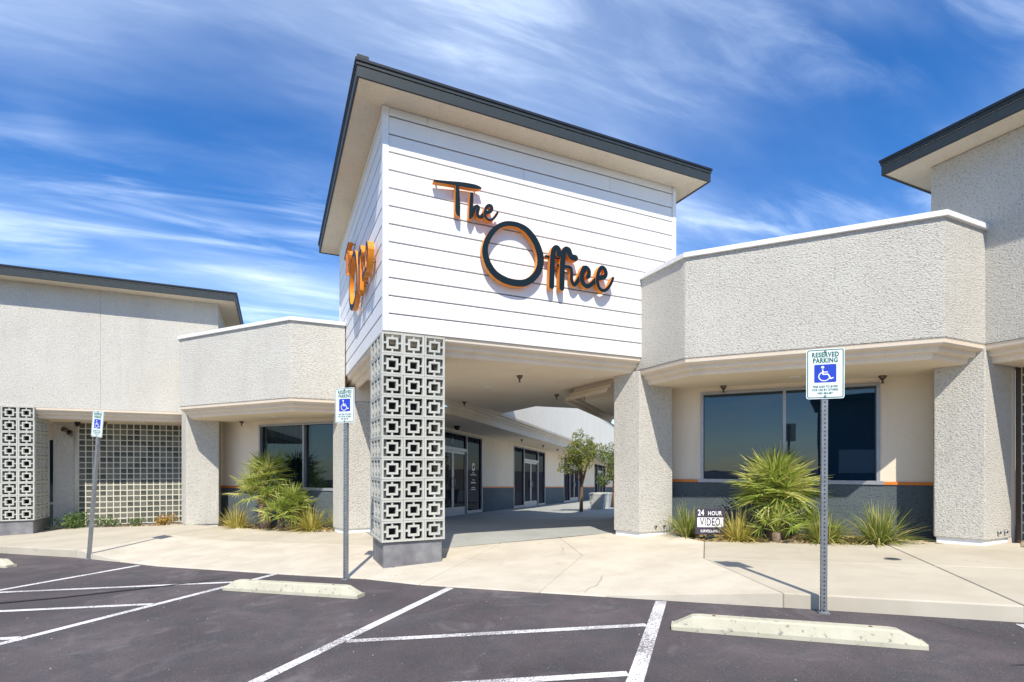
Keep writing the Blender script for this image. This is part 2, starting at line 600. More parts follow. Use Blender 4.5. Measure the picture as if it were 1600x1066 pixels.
def wallbox(mb, p, d, s0, s1, o0, o1, z0, z1, mi=0):
    """box along a wall: s along unit direction d from p, o out along the normal to the right of d"""
    nx, ny = d[1], -d[0]
    c = []
    for z in (z0, z1):
        for s_, o_ in ((s0, o1), (s1, o1), (s1, o0), (s0, o0)):
            c.append((p[0] + d[0] * s_ + nx * o_, p[1] + d[1] * s_ + ny * o_, z))
    return mb.hexa(c, mi)


# ------------------------------------------------------------------ ground shape
def asph_uv(u, v):
    return -0.028 * (u - 4.44)


def P(u, v, off=0.0):
    return ((v - u) / R2, (v + u) / R2, asph_uv(u, v) + off)


def UV(x, y):
    return (y - x) / R2, (x + y) / R2


def asph(x, y):
    return asph_uv(*UV(x, y))


def floor_uv(u, v):
    return asph_uv(u, v) + min(0.012 + 0.0265 * (v - 5.58), 0.125) - 0.04 * max(0.0, v - 10.0)


mb = MB()
n = mb.vert(P(-160, -160), P(-160, 6.6), P(160, 6.6), P(160, -160))
mb.face([n, n + 1, n + 2, n + 3])
tag(mb.build('parking_lot', M['asphalt']), 'dark purple grey asphalt of the parking lot', None, None, 'structure')

mb = MB()                                                     # earth under slabs and beds, falling towards the back
us, vs = [-160, -40, -20, 0, 20, 40, 160], [6.2, 8, 10, 14, 20, 40, 200]
base = len(mb.v)
for v_ in vs:
    for u_ in us:
        mb.vert(P(u_, v_, -0.04 - 0.045 * max(0.0, min(v_, 70) - 8)))
for a in range(len(vs) - 1):
    for q in range(len(us) - 1):
        i = base + a * len(us) + q
        mb.face([i, i + len(us), i + len(us) + 1, i + 1])
tag(mb.build('ground', M['soil']), 'bare earth below the pavement', None, None, 'structure')


def slab(parent, name, poly, offs, mat, gap=0.004, depth=0.17):
    """concrete slab: plan polygon in (u, v), top heights above the lot, joint left round it"""
    if sum(poly[i][0] * poly[(i + 1) % len(poly)][1] - poly[(i + 1) % len(poly)][0] * poly[i][1] for i in range(len(poly))) < 0:
        poly, offs = poly[::-1], offs[::-1]
    pl = offset_line(poly, gap, True)
    mb = MB()
    k = len(pl)
    n = mb.vert(*[P(p[0], p[1], offs[i] - depth) for i, p in enumerate(pl)])
    mb.vert(*[P(p[0], p[1], offs[i]) for i, p in enumerate(pl)])
    # (u, v) -> (x, y) keeps no mirror: u is along (-1, 1), v along (1, 1)
    mb.face([n + k + i for i in reversed(range(k))])
    mb.face([n + i for i in range(k)])
    for i in range(k):
        j = (i + 1) % k
        mb.face([n + k + i, n + k + j, n + j, n + i])
    return mb.build(name, mat, parent, bevel=0.012)


walk = bpy.data.objects.new('sidewalk', None)
COL.objects.link(walk)
tag(walk, 'pale concrete sidewalk with ramp apron along the building front', None, None, 'structure')


def ro(p):                                                    # ramp height
    return 0.012 + 0.0265 * (p[1] - 5.58)


def lo(p):                                                    # left raised walk
    return 0.14 + 0.02 * (p[1] - 6.1)


pA = [(-0.69, 5.58), (1.75, 5.58), (1.75, 7.76), (2.52, 9.30), (1.65, 10.06), (0.57, 10.2), (0.45, 9.65), (0.03, 9.05), (0.03, 7.42)]
pB = [(1.75, 5.58), (3.30, 5.60), (3.42, 8.60), (2.52, 9.30), (1.75, 7.76)]
pC = [(3.30, 5.60), (4.2, 5.74), (4.2, 8.0), (4.08, 8.06), (3.42, 8.60)]
pD = [(4.2, 5.74), (5.4, 5.73), (5.45, 8.0), (4.2, 8.0)]
pE = [(5.4, 5.73), (8.2, 5.78), (9.4, 5.95), (10.7, 6.1), (10.8, 7.1), (10.9, 8.0), (8.1, 8.0)]
pE1 = [(5.4, 5.73), (8.1, 5.78), (8.1, 8.0), (5.45, 8.0)]
pE2 = [(8.1, 5.78), (9.4, 5.95), (10.7, 6.1), (10.8, 7.1), (10.9, 8.0), (8.1, 8.0)]
pF = [(5.4, 8.0), (7.3, 8.0), (7.3, 9.9)]
pF2 = [(7.3, 8.0), (10.9, 8.0), (11.0, 9.4), (7.3, 9.4)]
pA = [(1.0, 5.58), (1.75, 5.58), (1.75, 7.76), (2.52, 9.30), (1.65, 10.06), (1.0, 10.12), (1.0, 7.6)]
pE2 = [(8.1, 5.78), (9.3, 5.94), (9.3, 8.0), (8.1, 8.0)]
pF2 = [(7.3, 8.0), (9.3, 8.0), (9.3, 9.4), (7.3, 9.4)]
for poly in (pA, pB, pC, pD, pE1, pE2):
    slab(walk, 'slab', poly, [ro(p) for p in poly], M['apron'], 0.0005 if poly in (pA, pE2) else 0.004)
for poly in (pF, pF2):
    slab(walk, 'slab', poly, [ro(p) for p in poly], M['walk'])
# side flares that climb from the ramp to the raised walks
for tri, mt in (([(-.69, 5.58, .135), (1.0, 5.58, .012), (1.0, 7.6, ro((1, 7.6)))], 'apron'), ([(-.69, 5.58, .135), (1.0, 7.6, ro((1, 7.6))), (.03, 7.42, .136)], 'apron'),
                ([(.03, 7.42, .136), (1.0, 7.6, ro((1, 7.6))), (1.0, 10.12, .132), (.03, 9.05, .136)], 'apron'), ([(.03, 9.05, .136), (1.0, 10.12, .132), (.57, 10.2, .136), (.45, 9.65, .136)], 'apron'),
                ([(9.3, 5.94, .021), (10.7, 6.1, .136), (10.8, 7.1, .152)], 'apron'), ([(9.3, 5.94, .021), (10.8, 7.1, .152), (9.3, 8.0, .076)], 'apron'),
                ([(9.3, 8.0, .076), (10.8, 7.1, .152), (10.9, 8.0, .170)], 'apron'), ([(9.3, 8.0, .076), (10.9, 8.0, .170), (11.0, 9.4, .200)], 'walk'), ([(9.3, 8.0, .076), (11.0, 9.4, .200), (9.3, 9.4, .112)], 'walk')):
    slab(walk, 'ramp_flare', [t_[:2] for t_ in tri], [t_[2] for t_ in tri], M[mt], 0.0004).modifiers.clear()
for poly in ([(-2.5, 5.56), (-0.69, 5.58), (0.03, 7.42), (-2.5, 7.42)], [(-2.5, 7.42), (0.03, 7.42), (0.03, 9.05), (-2.5, 9.05)],
             [(-6.4, 5.56), (-2.5, 5.56), (-2.5, 7.42), (-6.4, 7.42)], [(-6.4, 7.42), (-2.5, 7.42), (-2.5, 9.6), (-6.4, 9.6)],
             [(-30, 5.56), (-6.4, 5.56), (-6.4, 9.6), (-30, 9.6)]):
    slab(walk, 'slab', poly, [0.14] * 4, M['walk'], 0.007 if poly[0][0] < -2 else 0.003)
for poly in ([(10.72, 6.1), (12.9, 6.13), (12.9, 9.6), (11.02, 9.4), (10.9, 8.0), (10.8, 7.1)],
             [(12.9, 6.13), (14.6, 6.2), (14.6, 8.75), (12.9, 9.3)], [(14.6, 6.2), (40, 6.4), (40, 8.6), (14.6, 8.75)]):
    slab(walk, 'slab', poly, [lo(p) for p in poly], M['walk'], 0.005)

# courtyard floor running down between the wings
mb = MB()
def vst(u):
    if u > 7.3:
        return 11.2
    if u > 5.4:
        return u + 2.6
    if u > 4.08:
        return 8.01
    if u > 1.65:
        return 8.07 + (4.08 - u) * 0.823
    return 10.06 + (1.65 - u) * 0.1
us = [-6, -4, -2, 0, 0.6, 1.2, 1.65, 2.0, 2.5, 3.0, 3.5, 4.08, 4.10, 5.4, 6, 7, 7.3, 7.31, 8, 8.6]
steps = [0, 0.03, 0.06, 0.1, 0.15, 0.25, 0.4, 0.6, 1.0]
for u_ in us:
    for k in steps:
        v_ = vst(u_) + 55 * k
        x_, y_, _ = P(u_, v_)
        mb.vert((x_, y_, floor_uv(u_, v_)))
for a in range(len(us) - 1):
    for q in range(len(steps) - 1):
        i = a * len(steps) + q
        mb.face([i + len(steps), i + len(steps) + 1, i + 1, i])
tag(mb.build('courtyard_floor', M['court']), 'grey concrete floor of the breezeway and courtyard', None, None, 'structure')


# painted lines, 4 mm above the lot
def strip(uv0, uv1, w, lift=0.004, n=1):
    mb = MB()
    du, dv = uv1[0] - uv0[0], uv1[1] - uv0[1]
    L = math.hypot(du, dv)
    nu, nv = -dv / L * w / 2, du / L * w / 2
    k = mb.vert(P(uv0[0] + nu, uv0[1] + nv, lift), P(uv1[0] + nu, uv1[1] + nv, lift), P(uv1[0] - nu, uv1[1] - nv, lift), P(uv0[0] - nu, uv0[1] - nv, lift))
    mb.face([k, k + 1, k + 2, k + 3])
    return mb


for a, q, w in (((8.57, 5.78), (8.57, -1), 0.10), ((5.70, 5.72), (5.70, -1), 0.10), ((2.85, 5.56), (2.85, -1), 0.10), ((0.43, 5.54), (0.43, -1), 0.11),
                ((11.5 + 2.6, 6.0), (14.1, -1), 0.10), ((-2.45, 5.50), (-2.45, -1), 0.10)):
    tag(strip(a, q, w).build('parking_line', M['paint']), 'worn white painted stall line on the asphalt', None, None, 'structure')
for u0, u1, v0, off in ((2.79, 0.49, 3.57, 0), (2.79, 0.49, 2.44, 0), (2.79, 0.49, 1.31, 0), (8.51, 5.76, 3.87, 0), (8.51, 5.76, 2.70, 0), (8.51, 5.76, 1.5, 0)):
    tag(strip((u0, v0), (u1, v0 + (u0 - u1) * 0.48), 0.085, 0.0045).build('hatch_line', M['paint']), 'worn white diagonal hatch line on the asphalt', None, None, 'structure')
# dark tar line wandering over the left stalls
tp = [(8.9, 2.6), (7.9, 3.35), (7.2, 3.95), (6.7, 4.55), (6.35, 5.0), (6.2, 5.35)]
mb = MB()
for (u_, v_), w in zip(tp, (0.03, 0.035, 0.03, 0.028, 0.02, 0.01)):
    mb.vert(P(u_ - w * 0.6, v_ - w * 0.6, 0.0085), P(u_ + w * 0.6, v_ + w * 0.6, 0.0085))
for i in range(len(tp) - 1):
    mb.face([2 * i, 2 * i + 1, 2 * i + 3, 2 * i + 2])
tag(mb.build('crack_seal', M['tar']), 'dark tar line sealing a crack in the asphalt', None, None, 'structure')

def smooth_line(pts, n=4):
    out = []
    N = len(pts)
    for i in range(N - 1):
        p0, p1, p2, p3 = pts[max(i - 1, 0)], pts[i], pts[i + 1], pts[min(i + 2, N - 1)]
        for k in range(n):
            t = k / n
            out.append(tuple(0.5 * (2 * p1[a] + (p2[a] - p0[a]) * t + (2 * p0[a] - 5 * p1[a] + 4 * p2[a] - p3[a]) * t * t + (3 * p1[a] - p0[a] - 3 * p2[a] + p3[a]) * t ** 3) for a in (0, 1)))
    out.append(pts[-1])
    return out


def crack(pts, off, w, mat, nm, label):
    mb = MB()
    for i, (u_, v_) in enumerate(pts):
        k = w * (1 if 0 < i < len(pts) - 1 else .3)
        mb.vert(P(u_ - k, v_ - k * .6, off(u_, v_)), P(u_ + k, v_ + k * .6, off(u_, v_)))
    for i in range(len(pts) - 1):
        mb.face([2 * i, 2 * i + 1, 2 * i + 3, 2 * i + 2])
    tag(mb.build(nm, mat), label, None, None, 'structure')


rr = random.Random(12)
for u0, v0, u1, v1 in ((1.25, 5.62, 1.18, 6.5), (2.3, 8.6, 2.05, 7.7), (6.8, 5.8, 6.4, 7.2)):
    pts = [(u0 + (u1 - u0) * k / 8 + rr.uniform(-.04, .04), v0 + (v1 - v0) * k / 8) for k in range(9)]
    raised = u0 < 0
    crack(pts, (lambda u_, v_: .1445) if raised else (lambda u_, v_: .0175 + .0265 * (v_ - 5.58)), .0022, M['plinth'], 'concrete_crack', 'thin hairline crack in the pale concrete')
for pts in ([(-3.2, 4.9), (-2.7, 4.75), (-2.2, 5.0), (-1.9, 5.3), (-1.75, 5.5)], [(-3.4, 4.6), (-2.9, 4.35), (-2.3, 4.5), (-1.9, 4.4)],
            ):
    q = smooth_line(pts, 4)
    crack(q, lambda u_, v_: .0065, .006, M['tar'], 'asphalt_crack', 'thin dark crack wandering across the asphalt')

# pale grit on the asphalt
mb = MB()
for _ in range(420):
    u_, v_ = random.uniform(-3.5, 11), random.uniform(1.0, 5.4)
    r_ = random.choice((0.003, 0.003, 0.004, 0.005, 0.007))
    x_, y_, z_ = P(u_, v_)
    n = mb.vert((x_ + r_, y_, z_), (x_, y_ + r_ * 1.4, z_), (x_ - r_, y_ - r_ * .5, z_), (x_, y_, z_ + r_ * 0.8))
    for q in ((0, 1, 3), (1, 2, 3), (2, 0, 3)):
        mb.face([n + i for i in q])
tag(mb.build('grit', M['stop']), 'loose pale grit scattered over the asphalt', None, None, 'stuff')

# scrub ridge added behind the camera to give the windows a dark skyline to mirror
mb = MB()
K = 72
for k in range(K + 1):
    a = math.pi * (0.98 + 1.14 * k / K)
    r_ = 150
    h = -1.5 + 1.6 * math.sin(k * 0.7) + 1.2 * math.sin(k * 1.9 + 1)
    mb.vert((r_ * math.cos(a), r_ * math.sin(a), -6), (r_ * 1.03 * math.cos(a), r_ * 1.03 * math.sin(a), h))
for k in range(K):
    mb.face([2 * k, 2 * k + 2, 2 * k + 3, 2 * k + 1])
tag(mb.build('hills', M['hill']), 'low dark hills added out of view beyond the lot for window reflections', None, None, 'structure')
# ------------------------------------------------------------------ unseen block added behind the camera to darken the right window's reflection
ob = thing('reflection_building', 'dark block added out of view across the lot, for the right window to reflect', 'building', (-13, -27, 0))
FT = [(-17, -18), (-2, -33), (-8, -39), (-23, -24)]
MB().prism(FT, -1, 6.2).build('wall', M['wainscot'], ob)
MB().prism(offset_line(FT, .5, True), 6.204, 6.6).build('roof', M['fascia'], ob)
for k in range(4):
    wm = MB()
    wallbox(wm, (-14.5 + 2.9 * k, -20.5 - 2.9 * k), (-.7071, .7071), 0, 2.2, -.02, .05, .9, 2.6)
    wm.build('window', M['cap'], ob)

# ------------------------------------------------------------------ entrance tower
TX0, TX1, TY0, TY1 = 1.431, 6.712, 7.494, 12.80
TZ0, TZ1 = 3.418, 6.613
tower = thing('entrance_tower', 'square white board clad entrance tower with dark flat roof and drive-through opening', 'building', (TX0, TY0, 0))
MB().box(TX0 + .02, TX1 - .02, TY0 + .02, TY1, TZ0 + .004, TZ1 - .01).build('backing_wall', M['core'], tower)  # backing is dark so the board gaps read as lap shadow lines
board_me = {}


def board(L):
    """one lap board, length L along x, face towards -y, 0.243 high, with a slight lean"""
    k = round(L, 3)
    if k not in board_me:
        mb = MB()
        h = 0.2365
        prof = [(-0.020, 0.0), (-0.022, 0.006), (-0.018, h - 0.004), (-0.015, h), (0.02, h), (0.02, 0.0)]
        a = mb.vert(*[(0, y, z) for y, z in prof])
        c = mb.vert(*[(L, y, z) for y, z in prof])
        for i in range(6):
            j = (i + 1) % 6
            mb.face([a + j, c + j, c + i, a + i])
        mb.face([a + i for i in range(6)])
        mb.face([c + i for i in reversed(range(6))])
        board_me[k] = mesh_of(mb, 'board', M['siding'])
    return board_me[k]


EXP = 0.2555
rows = int((TZ1 - TZ0) / EXP) + 1
jf = [0.63, 1.40, 3.85, 1.40, 0.63, 3.85]
for r in range(rows):
    z = TZ0 + 0.006 + r * EXP
    hs = min(1.0, (TZ1 - 0.004 - z) / 0.2365)
    for face in (0, 1):
        x0, x1 = 0.062, (TX1 - TX0 - 0.062) if face == 0 else (TY1 - TY0 - 0.062)
        js = [x0] + ([jf[r % 6]] + ([jf[r % 6] + 2.44] if jf[r % 6] + 2.44 < x1 - 0.4 else []) if r % 2 == 1 or r % 3 == 0 else [3.05 if r % 4 == 0 else 2.2]) + [x1]
        for a, q in zip(js, js[1:]):
            me = board(round(q - a - 0.005, 3))
            if face == 0:
                place('board', me, tower, (a, 0, z), (0, 0, 0), (1, 1, hs))
            else:
                place('board', me, tower, (0, x1 + 0.062 - a, z), (0, 0, -math.pi / 2), (1, 1, hs))
zt = TZ1 - 0.003
MB().prism([(TX0 - .028, TY0 - .028), (TX0 + .058, TY0 - .028), (TX0 + .058, TY0 + .02), (TX0 + .02, TY0 + .02), (TX0 + .02, TY0 + .058), (TX0 - .028, TY0 + .058)], TZ0, zt).build('corner_trim', M['trim'], tower, bevel=.004)
MB().box(TX1 - .058, TX1 + .028, TY0 - .028, TY0 + .05, TZ0, zt).build('corner_trim', M['trim'], tower, bevel=.004)
MB().box(TX0 - .028, TX0 + .05, TY1 - .058, TY1 + .028, TZ0, zt).build('corner_trim', M['trim'], tower, bevel=.004)


def flat_roof(parent, x0, x1, y0, y1, z, fh=0.205, corner_cap=None):
    """overhanging flat roof: stuccoed underside, two-step dark fascia, black drip edge"""
    MB().box(x0 + .015, x1 - .015, y0 + .015, y1 - .015, z, z + fh - .02).build('soffit', M['soffit'], parent)

    def ring(o, z0, z1, mat, nm, t=0.05):
        mb = MB()
        mb.box(x0 - o, x1 + o, y0 - o, y0 - o + t, z0, z1)
        mb.box(x0 - o, x1 + o, y1 + o - t, y1 + o, z0, z1)
        mb.box(x0 - o, x0 - o + t, y0 - o + t, y1 + o - t, z0, z1)
        mb.box(x1 + o - t, x1 + o, y0 - o + t, y1 + o - t, z0, z1)
        return mb.build(nm, mat, parent)
    ring(0.0, z - 0.012, z + fh * .60, M['fascia'], 'fascia', 0.03)
    ring(-0.018, z + fh * .60, z + fh * .67, M['drip'], 'fascia_groove', 0.03)
    ring(0.010, z + fh * .67, z + fh * .90, M['fascia'], 'upper_fascia', 0.04)
    ring(0.024, z + fh * .90, z + fh * 1.07, M['drip'], 'drip_edge', 0.05)
    MB().box(x0 + .03, x1 - .03, y0 + .03, y1 - .03, z + fh - .015, z + fh * 1.03).build('roof_membrane', M['plinth'], parent)


flat_roof(tower, TX0 - .44, TX1 + .44, TY0 - .455, TY1 + .52, TZ1)
MB().box(TX0 - .44, TX0 - .29, TY0 - .47, TY0 - .30, TZ1 + .222, TZ1 + .27).build('roof_corner_cap', M['fascia'], tower)
mb = MB()
sweep(mb, [(TX0, TY1), (TX0, TY0), (5.948, TY0)], [TZ0] * 3, CORNICE)
mb.build('cornice', M['smooth'], tower)
CZ = 3.165
cp = [(1.66, 7.72), (5.975, 7.72), (5.975, 9.72), (9.35, 13.10), (6.75, 13.15), (6.72, 15.40), (6.45, 15.18), (1.66, 10.40)]
MB().prism(cp, CZ, CZ + .245).build('ceiling', M['smooth'], tower)


def downlight(parent, x, y, z, r=0.085):
    mb = MB()
    mb.tube([(x, y, z + .02), (x, y, z - .012)], [r, r * .92], 18, 0)
    mb.tube([(x, y, z - .011), (x, y, z - .014)], [r * .70, r * .68], 16, 1)
    return mb.build('downlight', [M['trim'], M['lens']], parent)


def sprinkler(parent, x, y, z):
    mb = MB()
    mb.tube([(x, y, z + .01), (x, y, z - .012), (x, y, z - .03), (x, y, z - .07)], [.058, .058, .05, .02], 12, 0)
    mb.tube([(x, y, z - .07), (x, y, z - .115)], [.015, .012], 8, 0)
    mb.tube([(x, y, z - .115), (x, y, z - .122)], [.026, .026], 10, 0)
    return mb.build('sprinkler_head', M['bronze'], parent)


for x_, y_ in ((4.20, 10.40), (6.40, 12.7), (5.49, 8.44)):
    downlight(tower, x_, y_, CZ)
for x_, y_ in ((4.15, 8.73), (4.55, 12.95), (6.05, 10.7)):
    sprinkler(tower, x_, y_, CZ)


# ------------------------------------------------------------------ script lettering on the tower
LT = {
'T_poly': [(0.683, 5.651), (0.809, 5.668), (0.933, 5.685), (1.066, 5.706), (1.202, 5.718), (1.313, 5.723), (1.383, 5.714), (1.422, 5.697), (1.426, 5.681), (1.391, 5.668), (1.27, 5.648), (1.142, 5.644), (1.07, 5.639), (1.079, 5.48), (1.087, 5.322), (1.081, 5.189), (1.049, 5.194), (1.02, 5.22), (1.007, 5.274), (1.01, 5.466), (1.013, 5.638), (0.85, 5.628), (0.728, 5.619), (0.679, 5.618)],
'h_poly': [(1.24, 5.576), (1.253, 5.589), (1.281, 5.593), (1.294, 5.579), (1.289, 5.404), (1.275, 5.255), (1.262, 5.196), (1.245, 5.186), (1.219, 5.188), (1.223, 5.309), (1.232, 5.473)],
'h': [(1.266, 5.245), (1.283, 5.305), (1.313, 5.364), (1.348, 5.398), (1.37, 5.398), (1.372, 5.368), (1.358, 5.317), (1.358, 5.276), (1.378, 5.25), (1.413, 5.252), (1.444, 5.285)],
'e': [(1.431, 5.27), (1.47, 5.31), (1.523, 5.342), (1.567, 5.367), (1.588, 5.408), (1.576, 5.443), (1.536, 5.445), (1.498, 5.406), (1.476, 5.349), (1.473, 5.286), (1.495, 5.242), (1.541, 5.22), (1.594, 5.243), (1.643, 5.3), (1.676, 5.36)],
'O_out': [(1.857, 5.272), (2.041, 5.283), (2.217, 5.231), (2.37, 5.089), (2.46, 4.91), (2.484, 4.765), (2.447, 4.598), (2.357, 4.459), (2.242, 4.362), (2.116, 4.305), (1.943, 4.291), (1.76, 4.32), (1.604, 4.402), (1.498, 4.528), (1.445, 4.683), (1.445, 4.814), (1.498, 4.965), (1.592, 5.103), (1.712, 5.208)],
'O_in': [(1.869, 5.208), (2.017, 5.216), (2.166, 5.154), (2.293, 5.018), (2.363, 4.859), (2.376, 4.724), (2.344, 4.605), (2.268, 4.502), (2.179, 4.432), (2.079, 4.397), (1.943, 4.386), (1.796, 4.414), (1.664, 4.477), (1.569, 4.594), (1.527, 4.718), (1.527, 4.828), (1.569, 4.945), (1.64, 5.056), (1.736, 5.152)],
'f1': [(2.63, 4.379), (2.635, 4.548), (2.642, 4.742), (2.651, 4.879), (2.666, 4.959), (2.702, 5.004), (2.74, 5.001), (2.759, 4.96), (2.751, 4.906)],
'f1bar': [(2.537, 4.852), (2.624, 4.855), (2.713, 4.858), (2.796, 4.862)],
'f2': [(2.815, 4.376), (2.819, 4.576), (2.826, 4.772), (2.84, 4.911), (2.858, 4.977), (2.897, 5.01), (2.937, 5.0), (2.957, 4.95), (2.993, 4.902), (3.062, 4.896)],
'i': [(2.751, 4.736), (2.835, 4.736), (2.925, 4.741), (2.993, 4.73), (3.007, 4.654), (3.007, 4.555), (3.03, 4.485), (3.064, 4.47), (3.102, 4.515), (3.143, 4.576)],
'c': [(3.241, 4.764), (3.203, 4.674), (3.195, 4.573), (3.23, 4.499), (3.294, 4.47), (3.359, 4.503), (3.43, 4.563)],
'c_hook': [(3.085, 4.488), (3.143, 4.576), (3.189, 4.686), (3.247, 4.77), (3.3, 4.778), (3.335, 4.734), (3.331, 4.663), (3.311, 4.635)],
'e2': [(3.424, 4.557), (3.489, 4.622), (3.579, 4.655), (3.646, 4.686), (3.664, 4.749), (3.633, 4.81), (3.579, 4.822), (3.525, 4.763), (3.493, 4.668), (3.489, 4.567), (3.525, 4.471), (3.597, 4.436), (3.676, 4.472), (3.749, 4.564), (3.798, 4.673)],
}


def letter_poly(mb, poly, d0, d1):
    """closed outline (s, z): face at depth d1 in front of the wall, back at d0"""
    if sum(poly[i][0] * poly[(i + 1) % len(poly)][1] - poly[(i + 1) % len(poly)][0] * poly[i][1] for i in range(len(poly))) < 0:
        poly = poly[::-1]
    k = len(poly)
    n = mb.vert(*[(s_, -d1, z) for s_, z in poly])
    mb.vert(*[(s_, -d0, z) for s_, z in poly])
    mb.face([n + i for i in range(k)], 0)
    mb.face([n + k + i for i in reversed(range(k))], 1)
    for i in range(k):
        j = (i + 1) % k
        mb.face([n + i, n + k + i, n + k + j, n + j], 1)


def letter_stroke(mb, pts, w, d0, d1):
    """stroke with round ends; w is one width or (start, end)"""
    pl = smooth_line(pts, 4)
    N = len(pl)
    ws = [w] * N if not isinstance(w, tuple) else [w[0] + (w[1] - w[0]) * i / (N - 1) for i in range(N)]
    Lf, Rt = [], []
    for i in range(N):
        a, q = pl[max(i - 1, 0)], pl[min(i + 1, N - 1)]
        dx, dz = q[0] - a[0], q[1] - a[1]
        L = math.hypot(dx, dz) or 1
        nx, nz = -dz / L * ws[i] / 2, dx / L * ws[i] / 2
        Lf.append((pl[i][0] + nx, pl[i][1] + nz))
        Rt.append((pl[i][0] - nx, pl[i][1] - nz))
    f, bk = [], []
    for i in range(N):
        e = 0.0004 * i
        f.append(mb.vert((Lf[i][0], -d1 - e, Lf[i][1]), (Rt[i][0], -d1 - e, Rt[i][1])))
        bk.append(mb.vert((Lf[i][0], -d0 - e, Lf[i][1]), (Rt[i][0], -d0 - e, Rt[i][1])))
    for i in range(N - 1):
        mb.face([f[i] + 1, f[i + 1] + 1, f[i + 1], f[i]], 0)
        mb.face([bk[i], bk[i + 1], bk[i + 1] + 1, bk[i] + 1], 1)
        mb.face([f[i], f[i + 1], bk[i + 1], bk[i]], 1)
        mb.face([f[i] + 1, bk[i] + 1, bk[i + 1] + 1, f[i + 1] + 1], 1)
    for end in (0, N - 1):                                    # round ends
        c = pl[end]
        a0 = math.atan2(Lf[end][1] - c[1], Lf[end][0] - c[0])
        sgn = 1 if end == 0 else -1
        arc = [(c[0] + ws[end] / 2 * math.cos(a0 + sgn * math.pi * k / 6), c[1] + ws[end] / 2 * math.sin(a0 + sgn * math.pi * k / 6)) for k in range(7)]
        e = 0.0004 * end
        a = mb.vert(*[(p[0], -d1 - e, p[1]) for p in arc])
        q = mb.vert(*[(p[0], -d0 - e, p[1]) for p in arc])
        mb.face([a + i for i in range(7)], 0)
        mb.face([q + i for i in range(7)], 1)
        for i in range(6):
            mb.face([a + i, a + i + 1, q + i + 1, q + i], 1)


def tower_sign(label, loc, rotz, s_off):
    t = thing('wall_sign', label, 'sign', loc, rotz)
    d0, d1 = 0.065, 0.148
    mats = [M['letter_face'], M['letter_side']]

    def sh(pts):
        return [(p[0] + s_off, p[1] - loc[2]) for p in pts]
    mb = MB(); letter_poly(mb, sh(LT['T_poly']), d0, d1); mb.build('letter', mats, t, True)
    mb = MB(); letter_poly(mb, sh(LT['h_poly']), d0, d1 + .002); letter_stroke(mb, sh(LT['h']), .056, d0, d1 - .012); mb.build('letter', mats, t, True)
    mb = MB(); letter_stroke(mb, sh(LT['e']), (.058, .034), d0, d1 + .005); mb.build('letter', mats, t, True)
    mb = MB()
    oo, oi = sh(LT['O_out']), sh(LT['O_in'])
    oo, oi = smooth_line(oo[-1:] + oo + oo[:2], 3)[3:-3], smooth_line(oi[-1:] + oi + oi[:2], 3)[3:-3]
    k = len(oo) - 1
    cx_, cz_ = sum(p[0] for p in oo) / len(oo), sum(p[1] for p in oo) / len(oo)
    oo = [(cx_ + (p[0] - cx_) * 1.012, cz_ + (p[1] - cz_) * 1.012) for p in oo]
    oi = [(cx_ + (p[0] - cx_) * .985, cz_ + (p[1] - cz_) * .985) for p in oi]
    f0 = mb.vert(*[(p[0], -d1, p[1]) for p in oo[:k]]); f1 = mb.vert(*[(p[0], -d1, p[1]) for p in oi[:k]])
    b0 = mb.vert(*[(p[0], -d0, p[1]) for p in oo[:k]]); b1 = mb.vert(*[(p[0], -d0, p[1]) for p in oi[:k]])
    for i in range(k):
        j = (i + 1) % k
        mb.face([f0 + i, f1 + i, f1 + j, f0 + j], 0)
        mb.face([b0 + i, b0 + j, b1 + j, b1 + i], 1)
        mb.face([f0 + i, f0 + j, b0 + j, b0 + i], 1)
        mb.face([f1 + i, b1 + i, b1 + j, f1 + j], 1)
    mb.build('letter', mats, t, True)
    mb = MB(); letter_stroke(mb, sh(LT['f1']), .092, d0, d1); letter_stroke(mb, sh(LT['f1bar']), .045, d0, d1 - .02); mb.build('letter', mats, t, True)
    mb = MB(); letter_stroke(mb, sh(LT['f2']), (.094, .105), d0, d1 + .006); mb.build('letter', mats, t, True)
    mb = MB(); letter_stroke(mb, sh(LT['i']), (.05, .07), d0, d1 - .015); mb.build('letter', mats, t, True)
    mb = MB(); letter_stroke(mb, sh(LT['c']), (.09, .07), d0, d1 + .004); letter_stroke(mb, sh(LT['c_hook']), (.05, .085), d0, d1 - .006); mb.build('letter', mats, t, True)
    mb = MB(); letter_stroke(mb, sh(LT['e2']), (.085, .05), d0, d1 + .010); mb.build('letter', mats, t, True)
    mb = MB()                                                 # stand-off pins to the wall
    for s_, z in ((.75, 5.64), (1.35, 5.69), (1.05, 5.3), (1.255, 5.3), (1.53, 5.34), (1.9, 5.24), (2.42, 4.75), (1.95, 4.34), (1.49, 4.75), (2.635, 4.5), (2.82, 4.5), (3.01, 4.6), (3.2, 4.62), (3.5, 4.6)):
        mb.tube([(s_ + s_off, .03, z - loc[2]), (s_ + s_off, -d0 - .004, z - loc[2])], .012, 6)
    mb.build('standoff_pin', M['steel'], t, True)
    return t


tower_sign('dark script letters with orange returns on the wide front face of the white tower', (TX0, TY0, 4.2), 0.0, 0.0)
tower_sign('same script lettering seen edge on along the narrow left face of the white tower', (TX0, 11.60, 4.2), -math.pi / 2, 0.0)


